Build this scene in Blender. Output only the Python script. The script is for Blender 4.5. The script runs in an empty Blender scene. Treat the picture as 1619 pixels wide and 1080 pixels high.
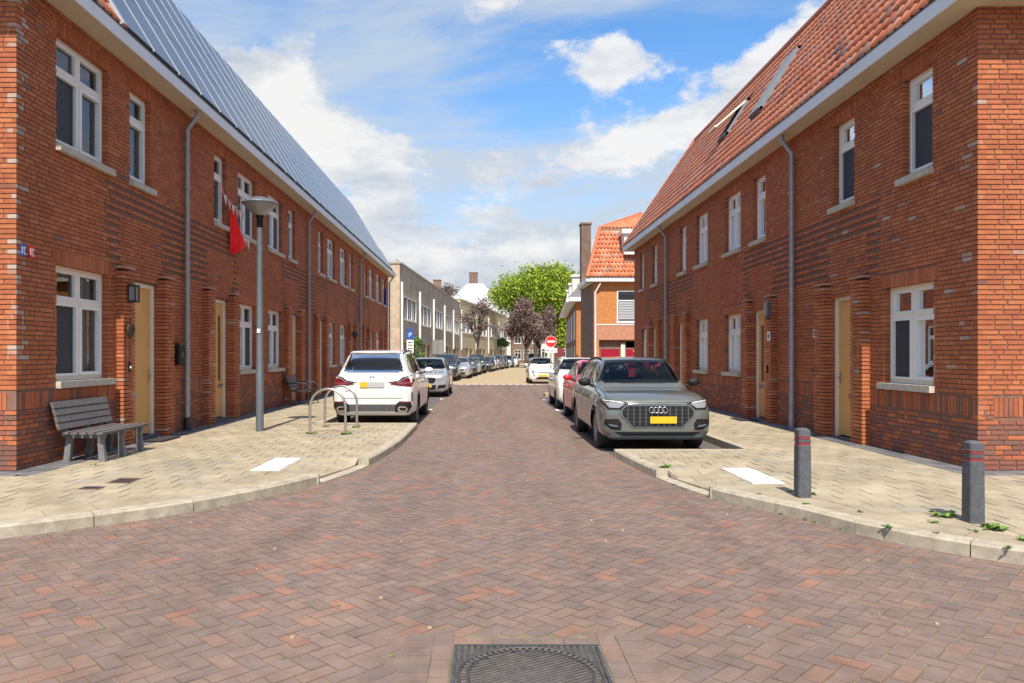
import bpy, bmesh, math, random
import numpy as np
from mathutils import Vector, Matrix, geometry
from mathutils.bvhtree import BVHTree
R = math.radians
random.seed(7); rng = np.random.default_rng(7)
scene = bpy.context.scene
COL = scene.collection

# ------------------------------------------------------------------ camera, sky, sun, exposure
cam_data = bpy.data.cameras.new('camera'); cam = bpy.data.objects.new('camera', cam_data); COL.objects.link(cam)
cam.location = (0, 0, 1.6); cam.rotation_euler = (R(90), 0, 0)
cam_data.sensor_width = 36; cam_data.lens = 1180 / 1619 * 36
cam_data.shift_x = 41.5 / 1619; cam_data.shift_y = 22 / 1619
cam_data.clip_start = 0.1; cam_data.clip_end = 3000
scene.camera = cam
SUN_EL = 53.5; SUN_SIDE = 0.25           # light travels towards +Y, drifting slightly to +X
sun_data = bpy.data.lights.new('sun', 'SUN'); sun = bpy.data.objects.new('sun', sun_data); COL.objects.link(sun)
sun_data.energy = 4.3; sun_data.angle = R(0.55); sun_data.color = (1.0, 0.91, 0.78)
d = Vector((math.sin(R(SUN_SIDE)) * math.cos(R(SUN_EL)), math.cos(R(SUN_SIDE)) * math.cos(R(SUN_EL)), -math.sin(R(SUN_EL))))
sun.rotation_euler = d.to_track_quat('-Z', 'Y').to_euler(); sun.location = (0, -20, 30)
vs = scene.view_settings
vs.view_transform = 'Standard'; vs.look = 'None'; vs.gamma = 1.0; vs.exposure = 0.62; vs.use_curve_mapping = False
scene.cycles.max_bounces = 6; scene.cycles.diffuse_bounces = 4; scene.cycles.transparent_max_bounces = 8
scene.cycles.use_denoising = True

def nodes_of(nt):
    def N(t, **kw):
        n = nt.nodes.new(t)
        for k, v in kw.items():
            if k.startswith('i_'): n.inputs[k[2:].replace('_', ' ')].default_value = v
            elif k[0] == 'n' and k[1:].isdigit(): n.inputs[int(k[1:])].default_value = v
            else: setattr(n, k, v)
        return n
    return N, nt.links.new
world = bpy.data.worlds.new('World'); scene.world = world; world.use_nodes = True
wt = world.node_tree; wt.nodes.clear(); N, LK = nodes_of(wt)
sky = N('ShaderNodeTexSky', sky_type='NISHITA', sun_disc=False, sun_elevation=R(SUN_EL), sun_rotation=R(180 + SUN_SIDE), air_density=1.0, dust_density=0.6, ozone_density=2.5)
def M(op, a, b=None, c=None, clamp=False):
    m = N('ShaderNodeMath', operation=op, use_clamp=clamp)
    for i, v in enumerate((a, b, c)):
        if v is None: continue
        if isinstance(v, (int, float)): m.inputs[i].default_value = v
        else: LK(v, m.inputs[i])
    return m.outputs[0]
tc = N('ShaderNodeTexCoord'); nrm = N('ShaderNodeVectorMath', operation='NORMALIZE'); LK(tc.outputs['Generated'], nrm.inputs[0])
sp = N('ShaderNodeSeparateXYZ'); LK(nrm.outputs[0], sp.inputs[0])
yy = M('MAXIMUM', sp.outputs[1], 0.12)
U = M('DIVIDE', sp.outputs[0], yy); V = M('DIVIDE', sp.outputs[2], yy)
def noise(scale, detail, rough, sx=1, sy=1, sz=1, rot=0, off=(0, 0, 0), dist=0.0):
    mp = N('ShaderNodeMapping'); mp.inputs['Scale'].default_value = (sx, sy, sz); mp.inputs['Rotation'].default_value = (0, rot, 0); mp.inputs['Location'].default_value = off
    LK(nrm.outputs[0], mp.inputs[0])
    n = N('ShaderNodeTexNoise'); n.inputs['Scale'].default_value = scale; n.inputs['Detail'].default_value = detail; n.inputs['Roughness'].default_value = rough; n.inputs['Distortion'].default_value = dist
    LK(mp.outputs[0], n.inputs['Vector']); return n.outputs[0]
n1 = noise(5.5, 11, .64, sz=1.7, off=(3.1, 1.7, 0.4)); n2 = noise(3.0, 8, .62, sx=.7, sz=3.2, rot=R(-14), off=(.3, 4.2, 7), dist=.5); n3 = noise(13, 10, .66, sz=1.7, off=(8, 2, 1))
def blob(px, py, rx, ry, tilt, amp):
    u0, v0 = (px - 768) / 1180, (562 - py) / 1180; c, s = math.cos(R(tilt)), math.sin(R(tilt))
    du = M('SUBTRACT', U, u0); dv = M('SUBTRACT', V, v0)
    a = M('DIVIDE', M('ADD', M('MULTIPLY', du, c), M('MULTIPLY', dv, s)), rx / 1180)
    b = M('DIVIDE', M('SUBTRACT', M('MULTIPLY', dv, c), M('MULTIPLY', du, s)), ry / 1180)
    r2 = M('ADD', M('MULTIPLY', a, a), M('MULTIPLY', b, b))
    return M('MULTIPLY', M('EXPONENT', M('MULTIPLY', r2, -1.0)), amp)
blobs = [blob(450, 175, 150, 72, -38, .42), blob(525, 245, 110, 40, -15, .20), blob(965, 105, 70, 45, 0, .34), blob(1010, 230, 190, 42, 16, .34), blob(1230, 90, 150, 55, 38, .36),
         blob(790, 400, 300, 42, 4, .24), blob(600, 330, 260, 30, -3, .06), blob(1150, 45, 120, 60, 0, -.20), blob(330, 20, 120, 30, 0, -.06), blob(740, 180, 90, 60, 0, -.06)]
tot = n1
for b in blobs: tot = M('ADD', tot, b)
tot = M('ADD', tot, M('MULTIPLY', M('SUBTRACT', n3, .5), .5))
cum = N('ShaderNodeMapRange', interpolation_type='SMOOTHSTEP'); cum.inputs['From Min'].default_value = .57; cum.inputs['From Max'].default_value = .72; LK(tot, cum.inputs[0])
wis = N('ShaderNodeMapRange', interpolation_type='SMOOTHSTEP'); wis.inputs['From Min'].default_value = .36; wis.inputs['From Max'].default_value = .66; LK(n2, wis.inputs[0])
low = N('ShaderNodeMapRange', interpolation_type='SMOOTHSTEP'); low.inputs['From Min'].default_value = .42; low.inputs['From Max'].default_value = .05; low.inputs['To Max'].default_value = .46; LK(sp.outputs[2], low.inputs[0])
shade = N('ShaderNodeMapRange'); shade.inputs['From Min'].default_value = .30; shade.inputs['From Max'].default_value = .62; shade.inputs['To Min'].default_value = 0; shade.inputs['To Max'].default_value = 1
LK(M('ADD', noise(7, 6, .6, sz=2.6, off=(1, 6, 3)), M('MULTIPLY', M('SUBTRACT', V, .22), .35)), shade.inputs[0])
cc = N('ShaderNodeMix', data_type='RGBA'); cc.inputs[6].default_value = (2.0, 2.3, 2.75, 1); cc.inputs[7].default_value = (4.1, 4.05, 4.0, 1); LK(shade.outputs[0], cc.inputs[0])
hs = N('ShaderNodeHueSaturation'); hs.inputs['Saturation'].default_value = 1.25; hs.inputs['Value'].default_value = 1.0; LK(sky.outputs[0], hs.inputs['Color'])
m1 = N('ShaderNodeMix', data_type='RGBA'); LK(M('ADD', M('MULTIPLY', wis.outputs[0], .85), low.outputs[0], clamp=True), m1.inputs[0]); LK(hs.outputs[0], m1.inputs[6]); m1.inputs[7].default_value = (2.6, 2.95, 3.35, 1)
m2 = N('ShaderNodeMix', data_type='RGBA'); LK(M('MULTIPLY', cum.outputs[0], .93), m2.inputs[0]); LK(m1.outputs[2], m2.inputs[6]); LK(cc.outputs[2], m2.inputs[7])
bg = N('ShaderNodeBackground'); bg.inputs['Strength'].default_value = 0.15; LK(m2.outputs[2], bg.inputs[0])
wo = N('ShaderNodeOutputWorld'); LK(bg.outputs[0], wo.inputs[0])

# ------------------------------------------------------------------ materials
MATS = {}
def mat(name, col, rough=.7, metal=0.0, var=0.0, vscale=6.0, bump=0.0, bscale=60.0, spec=.5, ramp=None, coat=0.0, dirt=0.0, flake=0):
    m = bpy.data.materials.new(name); m.use_nodes = True; nt = m.node_tree; nt.nodes.clear(); N, LK = nodes_of(nt)
    p = N('ShaderNodeBsdfPrincipled'); o = N('ShaderNodeOutputMaterial'); LK(p.outputs[0], o.inputs[0])
    p.inputs['Roughness'].default_value = rough; p.inputs['Metallic'].default_value = metal; p.inputs['Specular IOR Level'].default_value = spec
    if coat: p.inputs['Coat Weight'].default_value = coat; p.inputs['Coat Roughness'].default_value = .04
    geo = N('ShaderNodeNewGeometry'); src = None
    if ramp:
        at = N('ShaderNodeAttribute', attribute_name='tint'); oi = N('ShaderNodeObjectInfo'); sx = N('ShaderNodeSeparateColor'); LK(oi.outputs['Color'], sx.inputs[0])
        ad = N('ShaderNodeMath', operation='ADD'); LK(at.outputs['Fac'], ad.inputs[0]); LK(sx.outputs[0], ad.inputs[1])
        cr = N('ShaderNodeValToRGB'); LK(ad.outputs[0], cr.inputs[0]); cr.color_ramp.interpolation = 'LINEAR'
        els = cr.color_ramp.elements
        els[0].position = ramp[0][0]; els[0].color = (*ramp[0][1], 1); els[1].position = ramp[-1][0]; els[1].color = (*ramp[-1][1], 1)
        for ps, c in ramp[1:-1]:
            e = els.new(ps); e.color = (*c, 1)
        src = cr.outputs[0]
    if var or dirt:
        n = N('ShaderNodeTexNoise'); n.inputs['Scale'].default_value = vscale; n.inputs['Detail'].default_value = 7; n.inputs['Roughness'].default_value = .65; LK(geo.outputs['Position'], n.inputs['Vector'])
        mr = N('ShaderNodeMapRange'); mr.inputs['From Min'].default_value = .3; mr.inputs['From Max'].default_value = .7; mr.inputs['To Min'].default_value = 1 - (var or dirt); mr.inputs['To Max'].default_value = 1 + (var or dirt) * .8; LK(n.outputs[0], mr.inputs[0])
        sc = N('ShaderNodeVectorMath', operation='SCALE'); LK(mr.outputs[0], sc.inputs['Scale'])
        if src is None: sc.inputs[0].default_value = col[:3]
        else: LK(src, sc.inputs[0])
        src = sc.outputs[0]
    if dirt:
        n = N('ShaderNodeTexNoise'); n.inputs['Scale'].default_value = .9; n.inputs['Detail'].default_value = 8; n.inputs['Roughness'].default_value = .7; n.inputs['Distortion'].default_value = .6
        mp = N('ShaderNodeMapping'); mp.inputs['Scale'].default_value = (1.6, .22, 1) if name == 'paving_brick' else (1, 1, 1); LK(geo.outputs['Position'], mp.inputs[0]); LK(mp.outputs[0], n.inputs['Vector'])
        mr = N('ShaderNodeMapRange'); mr.inputs['From Min'].default_value = .35; mr.inputs['From Max'].default_value = .68; mr.inputs['To Min'].default_value = 1 - dirt; mr.inputs['To Max'].default_value = 1 + dirt * .5; LK(n.outputs[0], mr.inputs[0])
        sc = N('ShaderNodeVectorMath', operation='SCALE'); LK(mr.outputs[0], sc.inputs['Scale']); LK(src, sc.inputs[0]); src = sc.outputs[0]
    if src is None: p.inputs['Base Color'].default_value = (*col, 1)
    else: LK(src, p.inputs['Base Color'])
    if bump:
        n = N('ShaderNodeTexNoise'); n.inputs['Scale'].default_value = bscale; n.inputs['Detail'].default_value = 6; LK(geo.outputs['Position'], n.inputs['Vector'])
        b = N('ShaderNodeBump'); b.inputs['Strength'].default_value = bump; b.inputs['Distance'].default_value = .01; LK(n.outputs[0], b.inputs['Height']); LK(b.outputs[0], p.inputs['Normal'])
    MATS[name] = m; return m
BR = [(0, (.36, .098, .042)), (.2, (.41, .120, .048)), (.45, (.46, .143, .055)), (.62, (.53, .190, .072)), (.66, (.30, .095, .055)), (.74, (.19, .09, .07)), (.84, (.24, .13, .10)), (.86, (.44, .22, .15)), (.93, (.44, .32, .26)), (1.0, (.5, .43, .38))]
mat('brick', None, .85, ramp=BR, var=.13, vscale=11, dirt=.15, bump=.5, bscale=90)
mat('mortar', (.20, .105, .07), .95, var=.3, vscale=20)
mat('paving_brick', None, .8, dirt=.20, ramp=[(0, (.185, .138, .118)), (.25, (.205, .147, .120)), (.6, (.230, .157, .124)), (.75, (.250, .156, .114)), (.84, (.255, .140, .100)), (1, (.280, .150, .102))], var=.22, vscale=5, bump=.45, bscale=120)
mat('road_joint', (.20, .165, .10), 1, var=.5, vscale=3)
mat('concrete_tile', None, .9, dirt=.22, ramp=[(0, (.365, .305, .205)), (.5, (.395, .332, .228)), (.8, (.42, .357, .25)), (1, (.35, .31, .235))], var=.20, vscale=3.2, bump=.4, bscale=150)
mat('tile_joint', (.075, .058, .03), 1, var=.4, vscale=5)
mat('dark_tile', None, .9, ramp=[(0, (.10, .10, .105)), (1, (.17, .168, .17))], var=.25, vscale=5, bump=.4)
mat('kerb_concrete', (.42, .37, .28), .9, var=.32, vscale=7, bump=.6, bscale=110)
mat('beige_paving', None, .9, ramp=[(0, (.40, .31, .19)), (1, (.50, .40, .25))], var=.25, vscale=2)
mat('grey_paving', (.115, .105, .10), .9, var=.3, vscale=6, bump=.3)
mat('white_tile', (.72, .71, .68), .7, var=.1, vscale=20)
mat('white_paint', (.72, .71, .68), .8, var=.15, vscale=20)
mat('soffit', (.56, .48, .37), .7, var=.07, vscale=2)
mat('fascia', (.74, .75, .76), .5, var=.06, vscale=2)
mat('cream_frame', (.80, .745, .63), .45, var=.05)
mat('white_frame', (.80, .80, .78), .4)
mat('sill_stone', (.50, .45, .37), .85, var=.22, vscale=14, bump=.4)
mat('door_ochre', (.70, .40, .145), .45, var=.05, vscale=3)
mat('door_glass', (.06, .045, .03), .12)
mat('zinc', (.36, .36, .36), .45, metal=.35, var=.15, vscale=8)
mat('steel', (.52, .51, .49), .32, metal=.85, var=.15, vscale=15)
mat('lamp_grey', (.12, .145, .16), .45, metal=.2, var=.12)
mat('lamp_glass', (.25, .25, .245), .2, spec=.8)
mat('black_metal', (.03, .03, .032), .45)
mat('black_plastic', (.012, .012, .013), .55, spec=.3)
mat('rubber', (.028, .028, .028), .8)
mat('grey_wood', (.13, .12, .118), .85, var=.3, vscale=18, bump=.5, bscale=50)
mat('bench_leg', (.17, .175, .18), .8, var=.3, vscale=12)
mat('solar_glass', (.095, .115, .15), .28, spec=.55, var=.10, vscale=4)
mat('solar_frame', (.66, .68, .70), .35, metal=.6)
mat('roof_metal', (.20, .21, .23), .5)
mat('roof_tile', None, .42, dirt=.14, ramp=[(0, (.50, .135, .055)), (.35, (.62, .185, .075)), (.7, (.68, .24, .10)), (.88, (.56, .27, .19)), (.95, (.42, .27, .23)), (1, (.16, .075, .05))], var=.16, vscale=8, bump=.25, spec=.5)
mat('curtain', (.72, .70, .66), .9, var=.1, vscale=12)
mat('car_seat', (.07, .07, .075), .8)
mat('blind', (.40, .41, .43), .8)
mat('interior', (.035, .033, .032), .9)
mat('dark_screen', (.035, .038, .048), .6, var=.2, vscale=6)
mat('beige_brick', None, .9, ramp=[(0, (.42, .335, .25)), (1, (.52, .42, .31))], var=.3, vscale=1.6, bump=.4, bscale=30)
mat('yellow_render', (.52, .43, .28), .9, var=.15, vscale=1)
mat('dark_brick', (.19, .125, .095), .9, var=.3, vscale=3)
mat('orange_brick', (.50, .20, .065), .9, var=.2, vscale=6, bump=.4, bscale=50)
mat('pink_brick', (.46, .22, .14), .9, var=.2, vscale=6)
mat('white_wall', (.66, .63, .56), .8, var=.1, vscale=2)
mat('pale_roof', (.40, .41, .43), .6, var=.2, vscale=1.5)
mat('slate', (.10, .10, .115), .5, var=.3, vscale=3)
mat('crimson_paint', (.30, .012, .035), .35)
mat('teal_door', (.16, .30, .34), .5)
mat('sign_red', (.62, .03, .03), .4); mat('sign_white', (.80, .80, .78), .4); mat('sign_blue', (.03, .10, .42), .4)
mat('bollard_rubber', (.085, .09, .10), .75, var=.3, vscale=14, bump=.4, bscale=40)
mat('band_red', (.20, .035, .045), .5)
mat('worn_iron', (.16, .135, .115), .6, metal=.3, var=.4, vscale=18)
mat('cast_iron', (.085, .085, .088), .6, metal=.3, var=.4, vscale=14, bump=.3)
mat('rust_iron', (.19, .105, .075), .8, var=.4, vscale=14)
mat('flag_red', (.93, .012, .012), .7); mat('flag_white', (.8, .62, .60), .7); mat('flag_pink', (.78, .35, .33), .7)
mat('purple_cloth', (.10, .07, .32), .8)
mat('bark', (.10, .075, .06), .95, var=.4, vscale=8)
mat('leaf_green', None, .6, ramp=[(0, (.08, .15, .012)), (.5, (.21, .31, .018)), (1, (.42, .47, .02))])
mat('leaf_purple', None, .6, ramp=[(0, (.08, .05, .045)), (.6, (.19, .12, .11)), (1, (.28, .21, .15))])
mat('leaf_fresh', None, .6, ramp=[(0, (.05, .13, .02)), (1, (.14, .27, .04))])
mat('weed', None, .6, ramp=[(0, (.05, .12, .015)), (1, (.18, .30, .04))])
mat('moss', (.10, .12, .03), 1, var=.4)
mat('plate_yellow', (.68, .42, .012), .5)
mat('tail_red', (.13, .006, .014), .12, coat=.6)
mat('lamp_lens', (.24, .25, .27), .06, spec=.9)
mat('chrome', (.7, .7, .7), .12, metal=1)
mat('rim_metal', (.33, .33, .34), .3, metal=.7)
mat('car_glass', (.028, .034, .040), .03, spec=1.0)
mat('bell_white', (.75, .74, .7), .4); mat('flower', (.75, .5, .52), .7)
PAINT = {}
def paint(name, col, metal=.25, rough=.28): PAINT[name] = mat('paint_' + name, col, rough, metal=metal, coat=.9)
paint('white', (.70, .69, .665), 0); paint('nardo', (.135, .142, .130), .25); paint('red', (.66, .008, .020), 0); paint('silver', (.50, .52, .54), .5)
paint('dark', (.045, .052, .065), .4); paint('blue', (.06, .09, .14), .4); paint('grey', (.17, .18, .20), .5); paint('black', (.015, .015, .018), .2)
# window glass: reflects at grazing angles, lets one see the curtain behind
g = bpy.data.materials.new('window_glass'); g.use_nodes = True; nt = g.node_tree; nt.nodes.clear(); N, LK = nodes_of(nt)
tr = N('ShaderNodeBsdfTransparent'); tr.inputs[0].default_value = (.80, .84, .84, 1); gl = N('ShaderNodeBsdfGlossy'); gl.inputs['Roughness'].default_value = .012; fr = N('ShaderNodeFresnel'); fr.inputs[0].default_value = 1.9
mx = N('ShaderNodeMixShader'); LK(fr.outputs[0], mx.inputs[0]); LK(tr.outputs[0], mx.inputs[1]); LK(gl.outputs[0], mx.inputs[2]); oo = N('ShaderNodeOutputMaterial'); LK(mx.outputs[0], oo.inputs[0]); MATS['window_glass'] = g
g2 = g.copy(); g2.name = 'tinted_glass'; MATS['tinted_glass'] = g2
for n_ in g2.node_tree.nodes:
    if n_.type == 'BSDF_TRANSPARENT': n_.inputs[0].default_value = (.50, .56, .55, 1)
    if n_.type == 'FRESNEL': n_.inputs[0].default_value = 1.48

# ------------------------------------------------------------------ helpers
CUBE_F = [(0, 3, 2, 1), (4, 5, 6, 7), (0, 1, 5, 4), (1, 2, 6, 5), (2, 3, 7, 6), (3, 0, 4, 7)]
def tag(o, label=None, cat=None, group=None, kind=None):
    for k, v in (('label', label), ('category', cat), ('group', group), ('kind', kind)):
        if v: o[k] = v
    return o
def empty(name, loc=(0, 0, 0), rz=0, label=None, cat=None, group=None):
    o = bpy.data.objects.new(name, None); COL.objects.link(o); o.location = loc; o.rotation_euler = (0, 0, rz); o.empty_display_size = .2
    return tag(o, label, cat, group)
class MB:
    def __init__(s): s.v = []; s.f = []; s.m = []; s.t = []; s.mats = []; s.cur = 0; s.sm = []
    def use(s, name):
        if name not in s.mats: s.mats.append(name)
        s.cur = s.mats.index(name); return s
    def add(s, vs, fs, tint=0.0, smooth=False):
        n = len(s.v); s.v.extend(vs); s.f.extend([tuple(i + n for i in f) for f in fs]); k = len(fs)
        s.m.extend([s.cur] * k); s.t.extend([tint] * k); s.sm.extend([smooth] * k); return s
    def hexa(s, c8, tint=0.0): return s.add(c8, CUBE_F, tint)
    def box(s, x0, x1, y0, y1, z0, z1, tint=0.0):
        return s.hexa([(x0, y0, z0), (x1, y0, z0), (x1, y1, z0), (x0, y1, z0), (x0, y0, z1), (x1, y0, z1), (x1, y1, z1), (x0, y1, z1)], tint)
    def bbox(s, x0, x1, y0, y1, z0, z1, b=.01, tint=0.0):
        bm = bmesh.new(); bmesh.ops.create_cube(bm, size=1)
        for v in bm.verts: v.co = ((x0 + x1) / 2 + v.co.x * (x1 - x0), (y0 + y1) / 2 + v.co.y * (y1 - y0), (z0 + z1) / 2 + v.co.z * (z1 - z0))
        bmesh.ops.bevel(bm, geom=bm.edges[:], offset=b, segments=2, affect='EDGES'); bm.verts.index_update()
        s.add([v.co[:] for v in bm.verts], [tuple(v.index for v in f.verts) for f in bm.faces], tint); bm.free(); return s
    def tube(s, pts, rad, n=10, tint=0.0, caps=True, smooth=True):
        pts = [Vector(p) for p in pts]; rad = [rad] * len(pts) if isinstance(rad, (int, float)) else rad
        vs = []; fs = []; prev = None
        for i, p in enumerate(pts):
            t = (pts[min(i + 1, len(pts) - 1)] - pts[max(i - 1, 0)]).normalized()
            a = prev if prev is not None else (Vector((0, 0, 1)) if abs(t.z) < .9 else Vector((1, 0, 0)))
            a = (a - t * a.dot(t)).normalized(); prev = a; b = t.cross(a)
            for k in range(n):
                w = 2 * math.pi * k / n; vs.append((p + (a * math.cos(w) + b * math.sin(w)) * rad[i])[:])
        for i in range(len(pts) - 1):
            for k in range(n):
                fs.append((i * n + k, i * n + (k + 1) % n, (i + 1) * n + (k + 1) % n, (i + 1) * n + k))
        s.add(vs, fs, tint, smooth)
        if caps: s.add([v for v in vs[:n]], [tuple(range(n))[::-1]], tint); s.add([v for v in vs[-n:]], [tuple(range(n))], tint)
        return s
    def lathe(s, prof, c=(0, 0, 0), n=24, tint=0.0, axis='z', smooth=True):
        vs = []; fs = []
        for r, z in prof:
            for k in range(n):
                w = 2 * math.pi * k / n; a, b = r * math.cos(w), r * math.sin(w)
                vs.append((c[0] + a, c[1] + b, c[2] + z) if axis == 'z' else ((c[0] + z, c[1] + a, c[2] + b) if axis == 'x' else (c[0] + a, c[1] + z, c[2] + b)))
        for i in range(len(prof) - 1):
            for k in range(n): fs.append((i * n + k, i * n + (k + 1) % n, (i + 1) * n + (k + 1) % n, (i + 1) * n + k))
        return s.add(vs, fs, tint, smooth)
    def torus(s, c, r, rr, axis='y', n=20, m=6):
        pts = []
        for k in range(n + 1):
            w = 2 * math.pi * k / n; a, b = r * math.cos(w), r * math.sin(w)
            pts.append((c[0] + a, c[1], c[2] + b) if axis == 'y' else (c[0] + a, c[1] + b, c[2]))
        return s.tube(pts, rr, m, caps=False)
    def mesh(s, name):
        me = bpy.data.meshes.new(name); me.from_pydata([tuple(map(float, v)) for v in s.v], [], s.f)
        for n in s.mats: me.materials.append(MATS[n])
        me.polygons.foreach_set('material_index', s.m); me.polygons.foreach_set('use_smooth', s.sm)
        if any(s.t): me.attributes.new('tint', 'FLOAT', 'FACE').data.foreach_set('value', s.t)
        me.update(); return me
    def build(s, name, parent=None, **kw):
        o = bpy.data.objects.new(name, s.mesh(name)); COL.objects.link(o); o.color = (0, 0, 0, 1)
        if parent: o.parent = parent
        return tag(o, **kw)
def mb(m): return MB().use(m)
def copy_tree(o, parent=None):
    c = o.copy(); COL.objects.link(c)
    if parent: c.parent = parent
    for ch in list(o.children): copy_tree(ch, c)
    return c
def single(name, me, parent, loc, scl=(1, 1, 1), tint=0.0, rot=None):
    o = bpy.data.objects.new(name, me); COL.objects.link(o); o.parent = parent; o.location = loc; o.scale = scl; o.color = (tint, tint, tint, 1)
    if rot is not None: o.rotation_euler = rot
    return o
def in_frame(x, y, z):
    if y < .5: return False
    px = 768 + 1180 * x / y; py = 562 - 1180 * (z - 1.6) / y
    return -5 < px < 1624 and -5 < py < 1085
ORG = Vector((0, 0, 0))
_mesh0 = MB.mesh
def _mesh(s, name):
    if ORG.length: s.v = [(v[0] - ORG[0], v[1] - ORG[1], v[2] - ORG[2]) for v in s.v]
    return _mesh0(s, name)
MB.mesh = _mesh
def bulk(name, hexas, tints, material, parent=None, faces=(0, 1, 2, 3, 4, 5), **kw):
    """hexas (N,8,3): joined small blocks, one tint each"""
    hexas = np.asarray(hexas, float) - np.array(ORG); n = len(hexas); F = np.array([CUBE_F[i] for i in faces]); k = len(F)
    me = bpy.data.meshes.new(name); me.vertices.add(n * 8); me.vertices.foreach_set('co', hexas.ravel())
    idx = (F[None] + (np.arange(n) * 8)[:, None, None]).reshape(-1)
    me.loops.add(n * k * 4); me.loops.foreach_set('vertex_index', idx); me.polygons.add(n * k); me.polygons.foreach_set('loop_start', np.arange(n * k) * 4)
    me.update(calc_edges=True); me.materials.append(MATS[material])
    me.attributes.new('tint', 'FLOAT', 'FACE').data.foreach_set('value', np.repeat(np.asarray(tints, float), k)); me.validate(); me.polygons.foreach_set('use_smooth', np.zeros(len(me.polygons), bool))
    o = bpy.data.objects.new(name, me); COL.objects.link(o); o.color = (0, 0, 0, 1)
    if parent: o.parent = parent
    return tag(o, **kw)
def unit_mesh(name, material, shrink=.0):
    m = mb(material); m.add([(x, y, z) for x, y, z in ((-.5, -.5, -.5), (.5, -.5, -.5), (.5, .5, -.5), (-.5, .5, -.5), (-.5 + shrink, -.5 + shrink, .5), (.5 - shrink, -.5 + shrink, .5), (.5 - shrink, .5 - shrink, .5), (-.5 + shrink, .5 - shrink, .5))], CUBE_F)
    return _mesh0(m, name)
class Frame:
    """wall frame: u along the wall, z up, d outwards"""
    def __init__(s, O, Uv, Nv): s.O = np.array(O, float); s.U = np.array(Uv, float); s.N = np.array(Nv, float)
    def p(s, u, z, d): return tuple(s.O + s.U * u + s.N * d + np.array((0, 0, z)))
    def hexa(s, u0, u1, z0, z1, d0, d1):
        c = [s.p(u0, z0, d0), s.p(u1, z0, d0), s.p(u1, z1, d0), s.p(u0, z1, d0), s.p(u0, z0, d1), s.p(u1, z0, d1), s.p(u1, z1, d1), s.p(u0, z1, d1)]
        if np.dot(np.cross(s.U, (0, 0, 1)), s.N) < 0: c = [c[i] for i in (1, 0, 3, 2, 5, 4, 7, 6)]
        return c
def fbox(m, fr, u0, u1, z0, z1, d0, d1, tint=0.0): return m.hexa(fr.hexa(u0, u1, z0, z1, d0, d1), tint)
BRICK_MESH = unit_mesh('brick', 'brick', .02)
CH = .0645
def lay_bricks(u0, u1, z0, z1, openings, ribs=(), soldiers=(), plinth=0.0, pale=None, z_anchor=0.0):
    out = []; r0 = int(math.floor((z0 - z_anchor) / CH)); r1 = int(math.ceil((z1 - z_anchor) / CH))
    for r in range(r0, r1):
        a, b = z_anchor + r * CH, z_anchor + r * CH + CH - .013; a2, b2 = max(a, z0), min(b, z1)
        if b2 - a2 < .012: continue
        zc = (a + b) / 2; u = u0 - random.choice((0, .055, .11, .165)) - (r % 2) * .055
        while u < u1:
            l = .21 if random.random() < .74 else .10
            segs = [(max(u, u0), min(u + l, u1))]
            for (o0, o1, q0, q1) in list(openings) + list(soldiers):
                if q0 - .005 < zc < q1 + .005:
                    ns = []
                    for (s0, s1) in segs:
                        if s1 <= o0 or s0 >= o1: ns.append((s0, s1)); continue
                        if s0 < o0: ns.append((s0, o0 - .004))
                        if s1 > o1: ns.append((o1 + .004, s1))
                    segs = ns
            for (s0, s1) in segs:
                if s1 - s0 < .02: continue
                dd = random.uniform(-.0008, .0008)
                for (p0, p1, q0, q1) in ribs:
                    if p0 < (s0 + s1) / 2 < p1 and q0 < zc < q1: dd += (-.022 if r % 2 else .010)
                t = .05 + random.random() * .50
                if zc < plinth: t = random.choice((random.random() * .5, random.uniform(.66, .80), .7))
                if pale and pale(s0, zc) > random.random(): t = random.uniform(.86, .98)
                elif random.random() < .012: t = random.uniform(.68, .88)
                out.append((s0, s1, a2, b2, dd, t))
            u += l + .011
    for (o0, o1, q0, q1) in soldiers:
        u = o0
        while u < o1 - .02:
            e = min(u + .052, o1)
            t = random.random() * .6 if q0 > 1.5 else random.choice((random.random() * .5, random.uniform(.66, .82), random.random() * .4))
            bad = any(a < (u + e) / 2 < b and c < (q0 + q1) / 2 < d_ for (a, b, c, d_) in openings)
            if not bad: out.append((u, e, q0 + .004, q1 - .006, random.uniform(-.0006, .0006), t))
            u += .0635
    return out
def wall_backing(m, fr, u0, u1, z0, z1, openings, d0=-.30, d1=-.010):
    us = sorted({u0, u1, *[o[0] - .012 for o in openings], *[o[1] + .012 for o in openings]}); zs = sorted({z0, z1, *[o[2] - .012 for o in openings], *[o[3] + .012 for o in openings]})
    us = [u for u in us if u0 <= u <= u1]; zs = [z for z in zs if z0 <= z <= z1]
    for i in range(len(us) - 1):
        for j in range(len(zs) - 1):
            uc, zc = (us[i] + us[i + 1]) / 2, (zs[j] + zs[j + 1]) / 2
            if any(o[0] - .012 < uc < o[1] + .012 and o[2] - .012 < zc < o[3] + .012 for o in openings): continue
            fbox(m, fr, us[i], us[i + 1], zs[j], zs[j + 1], d0, d1)
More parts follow.
